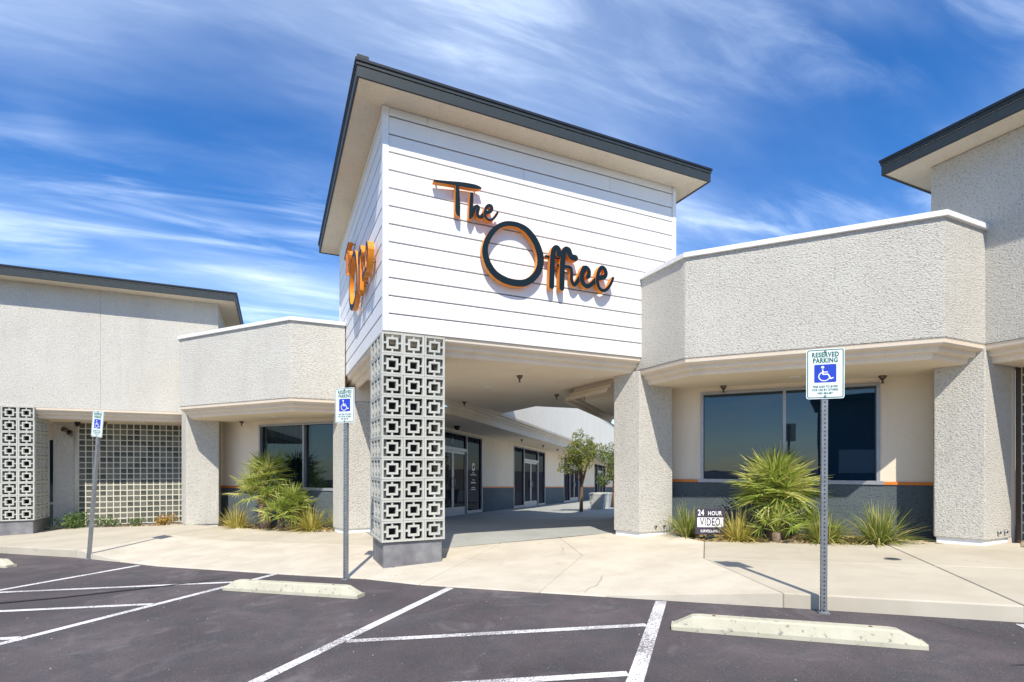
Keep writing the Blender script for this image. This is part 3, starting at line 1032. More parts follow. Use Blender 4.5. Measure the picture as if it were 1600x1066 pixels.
# ------------------------------------------------------------------ breeze block columns
def breeze_block_mesh():
    """pierced concrete block 0.3 square, 0.09 thick: frame, square ring, four spokes; front at -y"""
    mb = MB()
    S, T = 0.1485, 0.09
    R, r, fr, w = 0.081, 0.051, 0.1215, 0.0125

    def b(x0, x1, z0, z1, y0=0.0, y1=T):
        mb.box(x0, x1, y0, y1, z0, z1)
    b(-S, S, fr, S); b(-S, S, -S, -fr); b(-S, -fr, -fr, fr); b(fr, S, -fr, fr)
    b(-R, R, r, R, .006, T - .006); b(-R, R, -R, -r, .006, T - .006); b(-R, -r, -r, r, .006, T - .006); b(r, R, -r, r, .006, T - .006)
    b(-w, w, R, fr, .010, T - .010); b(-w, w, -fr, -R, .010, T - .010); b(-fr, -R, -w, w, .010, T - .010); b(R, fr, -w, w, .010, T - .010)
    return mesh_of(mb, 'block', M['block'])


BBM = breeze_block_mesh()


def block_column(label, x0, y0, z0, rows, pitch_h, pitch_w, base_h, ncol=3):
    """x0, y0: front left corner of the blockwork"""
    W = pitch_w * ncol
    t = thing('breeze_block_column', label, 'column', (x0 + W / 2, y0 + W / 2, z0), 0, 'patterned block columns at the front')
    sx, sz = pitch_w / 0.301, pitch_h / 0.301
    h = W / 2
    for r in range(rows):
        zc = base_h + pitch_h * (r + .5)
        for k in range(ncol):
            c = (k - (ncol - 1) / 2) * pitch_w
            jr = random.Random(r * 31 + k + rows)
            place('block', BBM, t, (c + jr.uniform(-.002, .002), -h - jr.uniform(0, .004), zc), (jr.uniform(-.006, .006), jr.uniform(-.006, .006), jr.uniform(-.008, .008)), (sx, 1, sz))
            place('block', BBM, t, (c, h, zc), (0, 0, math.pi), (sx, 1, sz))
            # side faces fit between front and back blocks
            f = (W - .184) / W
            place('block', BBM, t, (-h, -c * f, zc), (0, 0, -math.pi / 2), (sx * f, 1, sz))
            place('block', BBM, t, (h, c * f, zc), (0, 0, math.pi / 2), (sx * f, 1, sz))
    mb = MB(); mb.box(-h + .22, h - .22, -h + .22, h - .22, base_h - .01, base_h + rows * pitch_h - .01); mb.build('dark_core', M['colcore'], t, True)  # dark core added in the hollow column so its openings stay dark
    mb = MB(); mb.box(-h + .035, h - .035, -h + .035, h - .035, -.35, base_h - .006); mb.build('plinth', M['plinth'], t, True, bevel=.012)
    mb = MB()
    mb.box(-h + .028, h - .028, -h + .028, h - .028, base_h - .006, base_h + .002)
    mb.build('mortar_bed', M['colcore'], t, True)
    return t


block_column('patterned block column under the near corner of the white tower', 1.385, 7.47, 0.06, 10, 0.2998, 0.311, 0.345)
block_column('patterned block column at the far left edge, below the long stucco wall', -6.07, 15.92, -0.23, 9, 0.2985, 0.307, 0.425)


# ------------------------------------------------------------------ wings
def front_bay(parent, line, back, zc, zt, stucco_mat):
    """overhanging parapet: plan line of outer faces, closing points at the back, cornice top zc, top zt"""
    MB().prism(line + back, zc, zt - .055).build('parapet_wall', stucco_mat, parent, bevel=.02)
    mb = MB(); sweep(mb, line, [zc] * len(line), CORNICE); mb.build('cornice', M['smooth'], parent)
    mb = MB()
    sweep(mb, line, [zt] * len(line), [(.26, -.06), (.26, 0.004), (.10, 0.012), (-.035, 0.0), (-.045, -.006), (-.045, -.075), (-.036, -.08), (-.0005, -.078)])
    mb.build('coping', M['cap'], parent)


def pillar(parent, x0, x1, y0, y1, z0, z1, pipes=True):
    xb, yb = x0 - .17, y0 + .54                               # left face leans out towards the back
    poly = [(x0, y0), (x1, y0), (x1, y1), (xb + .25, y1), (xb, yb)]
    o = MB().prism(poly, z0 + .10, z1 - .001).build('pillar', M['stucco'], parent, bevel=.014)
    MB().prism(offset_line(poly, .03, True), z0 - .3, z0 + .11).build('pillar_footing', M['trim'], parent)
    if pipes:
        for k in (0.46, 0.72):
            mb = MB()
            x = x0 + (x1 - x0) * k
            mb.tube([(x, y0 + .01, z0 + .20), (x, y0 - .035, z0 + .20)], [.022, .022], 10)
            mb.tube([(x, y0 - .036, z0 + .20), (x, y0 - .040, z0 + .20)], [.016, .016], 8, 1)
            mb.build('pipe_stub', [M['steel'], M['black']], parent)
    return o


def recess(parent, p, q, zg, zs, w0, w1, mull, wz0, wz1, stripe, s_end, s_start=-.6, blinds=False):
    """set-back wall with a two-light window, dark wainscot and orange band; s measured from p"""
    L = math.hypot(q[0] - p[0], q[1] - p[1])
    d = ((q[0] - p[0]) / L, (q[1] - p[1]) / L)
    mb = MB()
    wallbox(mb, p, d, s_start, w0, -.2, 0, stripe, zs)
    wallbox(mb, p, d, w1, s_end, -.2, 0, stripe, zs)
    wallbox(mb, p, d, w0, w1, -.2, 0, wz1, zs)
    mb.build('recess_wall', M['smooth'], parent)
    mb = MB()
    wallbox(mb, p, d, s_start, s_end, -.2, .012, zg - .3, stripe - .05)
    mb.build('wainscot', M['wainscot'], parent)
    for a, b_ in ((s_start, w0 - .045), (w1 + .045, s_end)):
        if b_ - a > .05:
            mb = MB(); wallbox(mb, p, d, a, b_, -.2, .03, stripe - .05, stripe); mb.build('orange_band', M['orange'], parent)
    win = thing('window', None, None)
    win.parent = parent
    mb = MB()
    fw = .05
    wallbox(mb, p, d, w0 - .045, w1 + .045, -.12, .035, stripe - .05, wz0 + .012)
    wallbox(mb, p, d, w0, w1, -.12, .02, wz1 - fw, wz1)
    wallbox(mb, p, d, w0, w0 + fw, -.12, .02, wz0 + .012, wz1 - fw)
    wallbox(mb, p, d, w1 - fw, w1, -.12, .02, wz0 + .012, wz1 - fw)
    wallbox(mb, p, d, mull - fw / 2, mull + fw / 2, -.12, .02, wz0 + .012, wz1 - fw)
    pl = Vector(parent.location)
    win.location = (0, 0, 0)
    mb.build('window_frame', M['alu'], win)
    for a, b_ in ((w0 + fw, mull - fw / 2), (mull + fw / 2, w1 - fw)):
        mb = MB(); wallbox(mb, p, d, a, b_, -.10, -.06, wz0 + .012, wz1 - fw); mb.build('pane', M['clear_glass' if blinds else 'glass'], win)
    if blinds:
        k = int((w1 - w0 - .1) / .085)
        for i in range(k):
            a = w0 + .06 + i * .085
            mb = MB()
            wallbox(mb, p, d, a, a + .076, -.272 + .02 * (i % 2), -.268 + .02 * (i % 2), wz0 + .03, wz1 - .02)
            mb.build('blind_slat', M['blind'], win)
        mb = MB()
        wallbox(mb, p, d, w0 - .2, w1 + .2, -.60, -.55, wz0 - .2, wz1 + .2)
        wallbox(mb, p, d, w0 - .25, w0 - .002, -.55, -.205, wz0 - .2, wz1 + .2)
        wallbox(mb, p, d, w1 + .002, w1 + .25, -.55, -.205, wz0 - .2, wz1 + .2)
        wallbox(mb, p, d, w0, w1, -.55, -.205, wz1 + .002, wz1 + .2)
        wallbox(mb, p, d, w0, w1, -.55, -.205, wz0 - .2, wz0 - .002)
        mb.build('room_back', M['core'], win)
    return d


# right bay
rb = thing('right_wing', 'rough stucco wing with angled parapet and wide window right of the tower', 'building', (5.95, 7.5, 0))
RL = [(5.95, 8.27), (5.95, 6.39), (8.075, 3.885), (9.08, 3.885)]
front_bay(rb, RL, [(9.55, 3.9), (12, 3.9), (12, 9.5), (6.4, 9.5)], 3.195, 4.875, M['stucco'])
pillar(rb, 5.95, 6.70, 7.52, 8.27, .19, 3.195)
PR0, PR1 = (6.95, 7.82), (9.43, 4.77)
recess(rb, PR0, PR1, .22, 2.96, .527, 3.306, 1.916, 1.235, 2.862, 1.235, 4.3, -.75)
il = offset_line(RL, .235)
MB().prism([il[0], il[1], il[2], il[3], (9.6, 4.15), (9.75, 4.55), (6.9, 8.1), (6.5, 8.27)], 2.945, 3.19).build('soffit', M['smooth'], rb)
downlight(rb, 7.77, 5.83, 2.945)
sprinkler(rb, 7.42, 7.0, 2.945)
sprinkler(rb, 8.92, 5.15, 2.945)

# left bay
lb = thing('left_bay', 'pale stucco bay with angled parapet and dark window between the tower and the left wall', 'building', (0.3, 11.65, 0))
LL = [(-2.03, 15.96), (-2.03, 14.52), (0.31, 11.63), (1.395, 11.63)]
front_bay(lb, LL, [(1.395, 13.6), (-1.0, 15.96)], 2.88, 4.555, M['stucco_far'])
pillar(lb, -2.0, -1.28, 15.28, 15.95, -.11, 2.88, False)
pillar(lb, 1.365, 2.10, 11.64, 12.35, .02, 2.88, False)
PL0, PL1 = (-.95, 15.60), (1.62, 12.50)
recess(lb, PL0, PL1, .0, 2.64, .96, 3.95, 2.53, .945, 2.53, .945, 4.25, -.55, True)
il = offset_line(LL, .235)
MB().prism([il[0], il[1], il[2], il[3], (1.395, 12.6), (-1.0, 15.95)], 2.63, 2.875).build('soffit', M['smooth'], lb)
downlight(lb, .0, 13.35, 2.63)
sprinkler(lb, -.75, 15.05, 2.63)

MB().prism([(1.62, 11.66), (2.1, 11.66), (3.7, 12.5), (3.7, 13.4), (1.62, 13.4)], 2.885, 3.412).build('lintel', M['smooth'], lb)
MB().prism([(2.12, 11.9), (3.2, 13.2), (2.9, 13.5), (1.9, 12.4)], -.3, 2.88).build('side_wall', M['smooth'], lb)

# left wing: tall wall, flat roof, glass block panel
lw = thing('left_wing', 'long pale stucco wall with dark flat roof and glass block panel at the left', 'building', (-5, 15.97, 0))
MB().prism([(-16, 15.97), (-7.435, 15.97), (-7.435, 20), (-16, 20)], 2.88, 5.825).build('wall', M['stucco_far'], lw)
MB().box(-7.431, -3.905, 15.97, 20, 2.88, 5.825).build('wall', M['stucco_far'], lw)
MB().box(-3.901, -1.354, 15.972, 20, 2.88, 5.825).build('wall', M['stucco_far'], lw)
MB().box(-7.6, -3.7, 15.985, 16.1, 2.882, 5.82).build('wall_joint_filler', M['core'], lw)
flat_roof(lw, -16.5, -.90, 15.52, 20.5, 5.825)
mb = MB(); sweep(mb, [(-5.16, 15.97), (-2.03, 15.97)], [2.88] * 2, CORNICE); mb.build('cornice', M['smooth'], lw)
mb = MB(); sweep(mb, [(-16, 15.97), (-6.1, 15.97)], [2.88] * 2, CORNICE); mb.build('cornice', M['smooth'], lw)
MB().box(-16, -2.05, 16.2, 20, 2.63, 2.876).build('soffit', M['smooth'], lw)
sprinkler(lw, -4.0, 16.75, 2.63)
downlight(lw, -3.2, 16.7, 2.63)
MB().box(-5.27, -4.82, 17.45, 18.3, -.3, 2.63).build('pillar', M['stucco_far'], lw, bevel=.012)
MB().box(-2.27, -1.9, 17.36, 18, -.3, 2.63).build('pillar', M['smooth'], lw)
MB().box(-12, -5.3, 18.6, 18.8, -.5, .42).build('wainscot', M['wainscot'], lw)
MB().box(-12, -5.3, 18.6, 18.8, 2.2, 2.63).build('recess_wall', M['smooth'], lw)
MB().box(-12, -5.3, 18.64, 18.8, .42, 2.2).build('pane', M['glass'], lw)
MB().box(-12, -5.3, 18.58, 18.66, .40, .46).build('window_frame', M['alu'], lw)


def glass_blocks(parent, origin, dirv, nx, nz, pitch, zbase):
    """panel of small glass blocks: mortar grid set back a little, each block pillowed and proud"""
    n = (dirv[1], -dirv[0])
    ang = math.atan2(dirv[1], dirv[0])
    mb = MB()
    g = .024
    c = lambda s_, o_, z_: (origin[0] + dirv[0] * s_ + n[0] * o_, origin[1] + dirv[1] * s_ + n[1] * o_, z_)
    W, H = nx * pitch, nz * pitch
    for i in range(nx + 1):
        wallbox(mb, origin, dirv, i * pitch - g / 2, i * pitch + g / 2, -.07, .004, zbase - g / 2, zbase + H + g / 2)
    for k in range(nz + 1):
        for i in range(nx):
            wallbox(mb, origin, dirv, i * pitch + g / 2, (i + 1) * pitch - g / 2, -.07, .003, zbase + k * pitch - g / 2, zbase + k * pitch + g / 2)
    o = mb.build('mortar_grid', M['mortar'], parent)
    mb = MB()
    a = pitch / 2 - g / 2
    e = a - .014
    n0 = mb.vert((-a, 0, -a), (a, 0, -a), (a, 0, a), (-a, 0, a))
    mb.vert((-e, -.008, -e), (e, -.008, -e), (e, -.008, e), (-e, -.008, e))
    mb.vert((-a, .07, -a), (a, .07, -a), (a, .07, a), (-a, .07, a))
    mb.face([n0 + 4, n0 + 5, n0 + 6, n0 + 7])
    for i in range(4):
        j = (i + 1) % 4
        mb.face([n0 + i, n0 + j, n0 + 4 + j, n0 + 4 + i])
        mb.face([n0 + i, n0 + 8 + i, n0 + 8 + j, n0 + j])
    me = mesh_of(mb, 'glass_block', M['gblock'])
    pl = Vector(parent.location)
    for k in range(nz):
        for i in range(nx):
            p = c((i + .5) * pitch, -.006, zbase + (k + .5) * pitch)
            place('glass_block', me, parent, Vector(p) - pl, (0, 0, ang))


glass_blocks(lw, (-4.72, 17.40), (1, 0), 16, 18, 0.1515, -.10)
MB().tube([(-4.775, 17.455, -.2), (-4.775, 17.455, 2.63)], .055, 14).build('corner_post', M['mortar'], lw)
MB().box(-4.82, -2.26, 17.41, 17.47, -.3, -.11).build('panel_base', M['plinth'], lw)
# light fitting and camera under the soffit
mb = MB()
mb.box(-4.96, -4.86, 17.36, 17.45, 2.30, 2.42)
mb.tube([(-4.93, 17.36, 2.40), (-4.99, 17.22, 2.44)], [.05, .065], 12)
mb.tube([(-4.88, 17.36, 2.36), (-4.84, 17.24, 2.28)], [.035, .045], 12)
mb.build('flood_light', M['bronze'], lw)
mb = MB(); mb.tube([(-4.66, 17.1, 2.64), (-4.66, 17.1, 2.58)], [.07, .06], 12); mb.tube([(-4.66, 17.1, 2.58), (-4.66, 17.04, 2.52)], [.06, .03], 12); mb.build('security_camera', M['black'], lw)

# right end wing
re_ = thing('right_end_wing', 'tall rough stucco wall with dark roof overhang at the right edge', 'building', (9.08, 3.885, 0))
MB().prism([(9.08, -4), (9.08, 4.555), (14, 4.555), (14, -4)], 3.195, 6.03).build('wall', M['stucco'], re_, bevel=.015)
flat_roof(re_, 8.63, 14.5, -4.5, 5.0, 6.035, .215)
mb = MB(); sweep(mb, [(9.08, 3.885), (9.08, -4)], [3.195] * 2, CORNICE); mb.build('cornice', M['smooth'], re_)
MB().box(9.31, 14, -4, 3.87, 2.945, 3.19).build('soffit', M['smooth'], re_)
pillar(re_, 9.08, 9.80, 3.885, 4.56, .345, 3.195)
glass_blocks(re_, (10.02, 3.86), (0, -1), 5, 18, 0.145, .37)
MB().box(9.74, 10.02, 3.93, 4.5, -.1, 2.94).build('recess_wall', M['smooth'], re_)
MB().box(10.0, 10.08, 3.86, 3.92, .3, 2.99).build('panel_frame', M['bronze'], re_)
MB().box(10.04, 10.4, -4, 3.92, -.1, .36).build('panel_base', M['plinth'], re_)
MB().box(10.10, 10.4, -4, 3.92, .36, 2.945).build('recess_wall', M['core'], re_)

# ------------------------------------------------------------------ courtyard wing: long door front running back at 45 degrees
cw = thing('courtyard_wing', 'long courtyard front with dark glass doors and orange banded wainscot behind the archway', 'building', (5.07, 16.375, 0))
WD = (0.6996, 0.7146)


def W3(t, o, h):
    return (5.07 + WD[0] * t + WD[1] * o, 16.375 + WD[1] * t - WD[0] * o, -.17 - .0405 * t + h)


def wbox(mb, t0, t1, o0, o1, h0, h1, mi=0):
    return mb.hexa([W3(t0, o1, h0), W3(t1, o1, h0), W3(t1, o0, h0), W3(t0, o0, h0), W3(t0, o1, h1), W3(t1, o1, h1), W3(t1, o0, h1), W3(t0, o0, h1)], mi)


HS, HD = 2.90, 2.82
segs = [(-2.9, -1.5), (3.12, 6.70), (11.75, 15.85), (21.4, 25.7), (30.9, 42)]
mb = MB()
for a, q in segs:
    wbox(mb, a, q, -.2, 0, .97, HS + .05)
    mb2 = MB(); wbox(mb2, a, q, -.2, .012, -.3, .92); mb2.build('wainscot', M['wainscot'], cw)
    m3 = MB(); wbox(m3, a, q, -.2, .03, .92, .97); m3.build('orange_band', M['orange'], cw)
for a, q in ((-1.5, 3.12), (6.70, 11.75), (15.85, 21.4), (25.7, 30.9)):
    wbox(mb, a, q, -.2, 0, HD, HS + .05)
mb.build('wall', M['smooth'], cw)


def storefront(t0, t1, d0, d1, sills=True):
    """door set between t0 and t1, double doors between d0 and d1"""
    mb = MB()
    fw = .055
    for a in (t0, d0 - fw, d1, t1 - fw):
        wbox(mb, a, a + fw, -.12, .015, 0, HD)
    wbox(mb, t0 + fw, d0 - fw, -.12, .012, HD - fw, HD)
    wbox(mb, d0, d1, -.12, .012, HD - fw, HD)
    wbox(mb, d1 + fw, t1 - fw, -.12, .012, HD - fw, HD)
    wbox(mb, d0, d1, -.12, .012, 2.20, 2.30)
    wbox(mb, t0 + fw, d0 - fw, -.12, .012, 0, .10)
    wbox(mb, d1 + fw, t1 - fw, -.12, .012, 0, .10)
    fr = mb.build('door_frame', M['alu'], cw)
    for a, q, h0, h1 in ((t0 + fw, d0 - fw, .10, HD - fw), (d1 + fw, t1 - fw, .10, HD - fw), (d0, d1, 2.30, HD - fw)):
        mb = MB(); wbox(mb, a, q, -.08, -.05, h0, h1); mb.build('pane', M['door_glass'], cw)
    mid = (d0 + d1) / 2
    for k, (a, q) in enumerate(((d0, mid - .004), (mid + .004, d1))):
        mb = MB()
        s_ = .075
        wbox(mb, a, a + s_, -.09, -.03, .01, 2.19)
        wbox(mb, q - s_, q, -.09, -.03, .01, 2.19)
        wbox(mb, a + s_, q - s_, -.09, -.03, .01, .26)
        wbox(mb, a + s_, q - s_, -.09, -.03, 2.10, 2.19)
        dr = mb.build('door', M['alu'], cw)
        mb = MB(); wbox(mb, a + s_, q - s_, -.075, -.05, .26, 2.10); o = mb.build('pane', M['door_glass'], cw); o.parent = dr
        mb = MB()
        x = q - .05 if k == 0 else a + .05
        mb.tube([W3(x, -.03, .95), W3(x, .04, .95), W3(x, .04, 1.25), W3(x, -.03, 1.25)], .012, 8)
        o = mb.build('handle', M['steel'], cw); o.parent = dr


storefront(-1.5, 3.12, -.36, 1.70)
storefront(6.70, 11.75, 8.22, 10.45)
storefront(15.85, 21.4, 17.50, 20.10)
storefront(25.7, 30.9, 27.2, 29.4)
# cornice, soffit and parapet of the canopy
ta = [-4, 0, 10, 20, 36]
pl3 = [W3(t, 1.88, 0) for t in ta]
mb = MB()
sweep(mb, [(p[0], p[1]) for p in pl3][::-1], [3.165 - .0405 * t for t in ta][::-1], [(0.0, 0.0)] + [(-d, h) for d, h in CORNICE[1:]])
mb.build('cornice', M['smooth'], cw)
mb = MB()                                                     # canopy underside between cornice and doors
wbox(mb, -2.9, 42, -.2, 1.66, 2.905, 3.10)
mb.build('soffit', M['smooth'], cw)
for t in (4.9, 8.0, 10.6, 14.0):
    x, y, z = W3(t, 1.0, 2.905)
    sprinkler(cw, x, y, z)
x, y, z = W3(-.2, .55, 2.88)
mb = MB(); mb.tube([(x, y, z + .05), (x, y, z - .03), (x, y, z - .10)], [.10, .10, .05], 12); mb.build('security_camera', M['black'], cw)
mb = MB()                                                     # parapet above the canopy
c = []
for z0, dz in ((3.168, 0.0), (5.30, 0.0)):
    for t, o in ((-.5, 1.875), (44, 1.875), (44, 1.2), (-.5, 1.2)):
        q = W3(t, o, 0)
        c.append((q[0], q[1], z0 - .0405 * t))
mb.hexa(c).build('parapet_wall', M['court_wall'], cw)
mb = MB()
c = []
for z0 in (5.302, 5.37):
    for t, o in ((-.5, 1.92), (44, 1.92), (44, 1.15), (-.5, 1.15)):
        q = W3(t, o, 0)
        c.append((q[0], q[1], z0 - .0405 * t))
mb.hexa(c).build('coping', M['fascia'], cw)
# window lettering on the first door set
def text_mesh(txt, size, bold=0.0, align='CENTER', sx=1.0):
    cu = bpy.data.curves.new('text', 'FONT')
    cu.body = txt
    cu.size = size
    cu.align_x = align
    cu.align_y = 'CENTER'
    cu.offset = bold
    cu.extrude = 0.0008
    cu.space_character = 1.10
    cu.resolution_u = 3
    o = bpy.data.objects.new('text', cu)
    COL.objects.link(o)
    dg = bpy.context.evaluated_depsgraph_get()
    me = bpy.data.meshes.new_from_object(o.evaluated_get(dg))
    bpy.data.objects.remove(o)
    bpy.data.curves.remove(cu)
    R = Matrix.Rotation(math.pi / 2, 4, 'X') @ Matrix.Diagonal((sx, 1, 1, 1))
    me.transform(R)                                           # now reads in x-z, faces -y
    me.materials.clear()
    return me


def text(txt, parent, loc, size, mat, bold=0.0, sx=1.0, rotz=0.0, name='lettering'):
    me = text_mesh(txt, size, bold, 'CENTER', sx)
    me.materials.append(mat)
    o = place(name, me, parent, loc, (0, 0, rotz))
    return o


CL = Vector(cw.location)
rot_w = math.atan2(WD[1], WD[0])


def on_glass(t, h):
    return Vector(W3(t, -.046, h)) - CL


text('1', cw, on_glass(.68, 2.52), .26, M['sign_paper'], .004, 1.0, rot_w, 'door_number')
mb = MB()
for a0, a1 in ((20, 175), (200, 355)):
    arc = []
    for rr in (.155, .085):
        arc.append([W3(2.41 + .8 * rr * math.cos(math.radians(a0 + (a1 - a0) * k / 10)), -.047 if rr > .1 else -.047, 1.69 + rr * math.sin(math.radians(a0 + (a1 - a0) * k / 10))) for k in range(11)])
    n1 = mb.vert(*arc[0]); n2 = mb.vert(*arc[1])
    for k in range(10):
        mb.face([n1 + k, n1 + k + 1, n2 + k + 1, n2 + k])
mb.build('window_emblem', M['sign_paper'], cw)
mb = MB()
for h, w, th in ((1.47, .20, .030), (1.40, .56, .036), (1.21, .20, .04), (1.11, .42, .045), (.93, .34, .03), (.86, .46, .034)):
    k = max(3, int(w / .045))
    for i in range(k):                                        # small print, too fine to read in the photograph
        a = 2.41 - w / 2 + w * i / k
        q = mb.vert(W3(a, -.047, h - th / 2), W3(a + w / k * .72, -.047, h - th / 2), W3(a + w / k * .72, -.047, h + th / 2), W3(a, -.047, h + th / 2))
        mb.face([q, q + 1, q + 2, q + 3])
mb.build('window_small_print', M['sign_paper'], cw)

# right canopy along the breezeway
rc = thing('right_canopy', 'stepped stucco canopy on the right side of the breezeway behind the pillar', 'canopy', (5.97, 9.8, 0))
RCL = [(5.975, 8.30), (5.975, 9.80), (10.2, 14.03)]
mb = MB(); sweep(mb, RCL[::-1], [3.163] * 3, [(-d, h * 1.1) for d, h in CORNICE]); mb.build('cornice', M['smooth'], rc)
il = offset_line(RCL, -.235)
MB().prism([RCL[0], RCL[1], RCL[2], (12, 14.03), (12, 8.30)][:0] or [(6.2, 8.30), (6.2, 9.70), (10.45, 13.95), (12, 13.95), (12, 8.30)], 2.888, 3.155).build('soffit', M['smooth'], rc)
MB().prism([(7.2, 11.05), (10.2, 14.05), (12.5, 14.05), (12.5, 11.05)], 3.42, 4.85).build('parapet_wall', M['stucco_far'], rc)  # unseen parapet, added to shade the courtyard
MB().box(9.2, 12.0, 9.5, 12.8, -.4, 2.885).build('wall', M['smooth'], rc)


# ------------------------------------------------------------------ wheel stops
def wheel_stop(label, u, v, L=1.83, rot=0.0):
    x, y, z = P(u, v, 0.002)
    t = thing('wheel_stop', label, 'wheel stop', (x, y, z), -math.pi / 4 + rot, 'concrete wheel stops in front of the kerb')
    t.rotation_euler = (0, math.atan(-0.028), -math.pi / 4 + rot)
    mb = MB()
    h = L / 2
    prof = [(-.085, 0), (-.085, .035), (-.055, .112), (-.042, .125), (.042, .125), (.055, .112), (.085, .035), (.085, 0)]
    st = [(-h, .0, .82), (-h + .01, .03, .9), (-h + .17, .94, 1), (-h + .22, 1, 1), (h - .22, 1, 1), (h - .17, .94, 1), (h - .01, .03, .9), (h, .0, .82)]
    rows_ = []
    for s_, k, w in st:
        rows_.append(mb.vert(*[(s_, y_ * w, (z_ if z_ <= .035 else .035 + (z_ - .035) * k)) for y_, z_ in prof]))
    for a, q in zip(rows_, rows_[1:]):
        for i in range(7):
            mb.face([a + i, q + i, q + i + 1, a + i + 1][::-1])
    mb.face([rows_[0] + i for i in range(8)]); mb.face([rows_[-1] + i for i in reversed(range(8))])
    mb.build('stop_body', M['stop'], t, True, bevel=.006)
    for s_ in (-h * .62, h * .62):
        mb = MB(); mb.tube([(s_, 0, .118), (s_, 0, .128)], [.016, .014], 8); mb.build('anchor_pin', M['brown'], t, True)
    return t


wheel_stop('concrete wheel stop in the middle stall, between the two leftmost full stall lines', 4.60, 4.86, 1.95, .03)
wheel_stop('concrete wheel stop at the right, in front of the nearest parking sign', -.62, 4.66, 1.79)
wheel_stop('concrete wheel stop cut off by the left edge of the picture', 11.62, 5.16, 1.83)


# ------------------------------------------------------------------ parking signs
def rounded(w, h, r, n=5):
    pts = []
    for cx, cy, a0 in ((w - r, h - r, 0), (-w + r, h - r, 90), (-w + r, -h + r, 180), (w - r, -h + r, 270)):
        for k in range(n + 1):
            a = math.radians(a0 + 90 * k / n)
            pts.append((cx + r * math.cos(a), cy + r * math.sin(a)))
    return pts


def plate(w, h, r, y0, y1):
    """rounded plate, half sizes w, h, between y0 (front) and y1"""
    mb = MB()
    pts = rounded(w, h, r)
    k = len(pts)
    n = mb.vert(*[(x, y0, z) for x, z in pts])
    mb.vert(*[(x, y1, z) for x, z in pts])
    mb.face([n + i for i in range(k)])
    mb.face([n + k + i for i in reversed(range(k))])
    for i in range(k):
        j = (i + 1) % k
        mb.face([n + i, n + k + i, n + k + j, n + j])
    return mb


def frame_ring(w, h, r, t, y):
    mb = MB()
    a, c = rounded(w, h, r), rounded(w - t, h - t, max(r - t, .004))
    k = len(a)
    n = mb.vert(*[(x, y, z) for x, z in a]); q = mb.vert(*[(x, y, z) for x, z in c])
    for i in range(k):
        j = (i + 1) % k
        mb.face([n + i, n + j, q + j, q + i])
    return mb


def flat_stroke(mb, pts, w, y):
    N = len(pts)
    for i in range(N - 1):
        (x0, z0), (x1, z1) = pts[i], pts[i + 1]
        L = math.hypot(x1 - x0, z1 - z0) or 1
        nx, nz = -(z1 - z0) / L * w / 2, (x1 - x0) / L * w / 2
        yy = y - .00005 * i
        n = mb.vert((x0 + nx, yy, z0 + nz), (x0 - nx, yy, z0 - nz), (x1 - nx, yy, z1 - nz), (x1 + nx, yy, z1 + nz))
        mb.face([n, n + 1, n + 2, n + 3])
    for i, (x, z) in enumerate(pts):
        n = mb.vert(*[(x + w / 2 * math.cos(2 * math.pi * k / 10), y - .0004 - .00005 * i, z + w / 2 * math.sin(2 * math.pi * k / 10)) for k in range(10)])
        mb.face([n + k for k in range(10)])


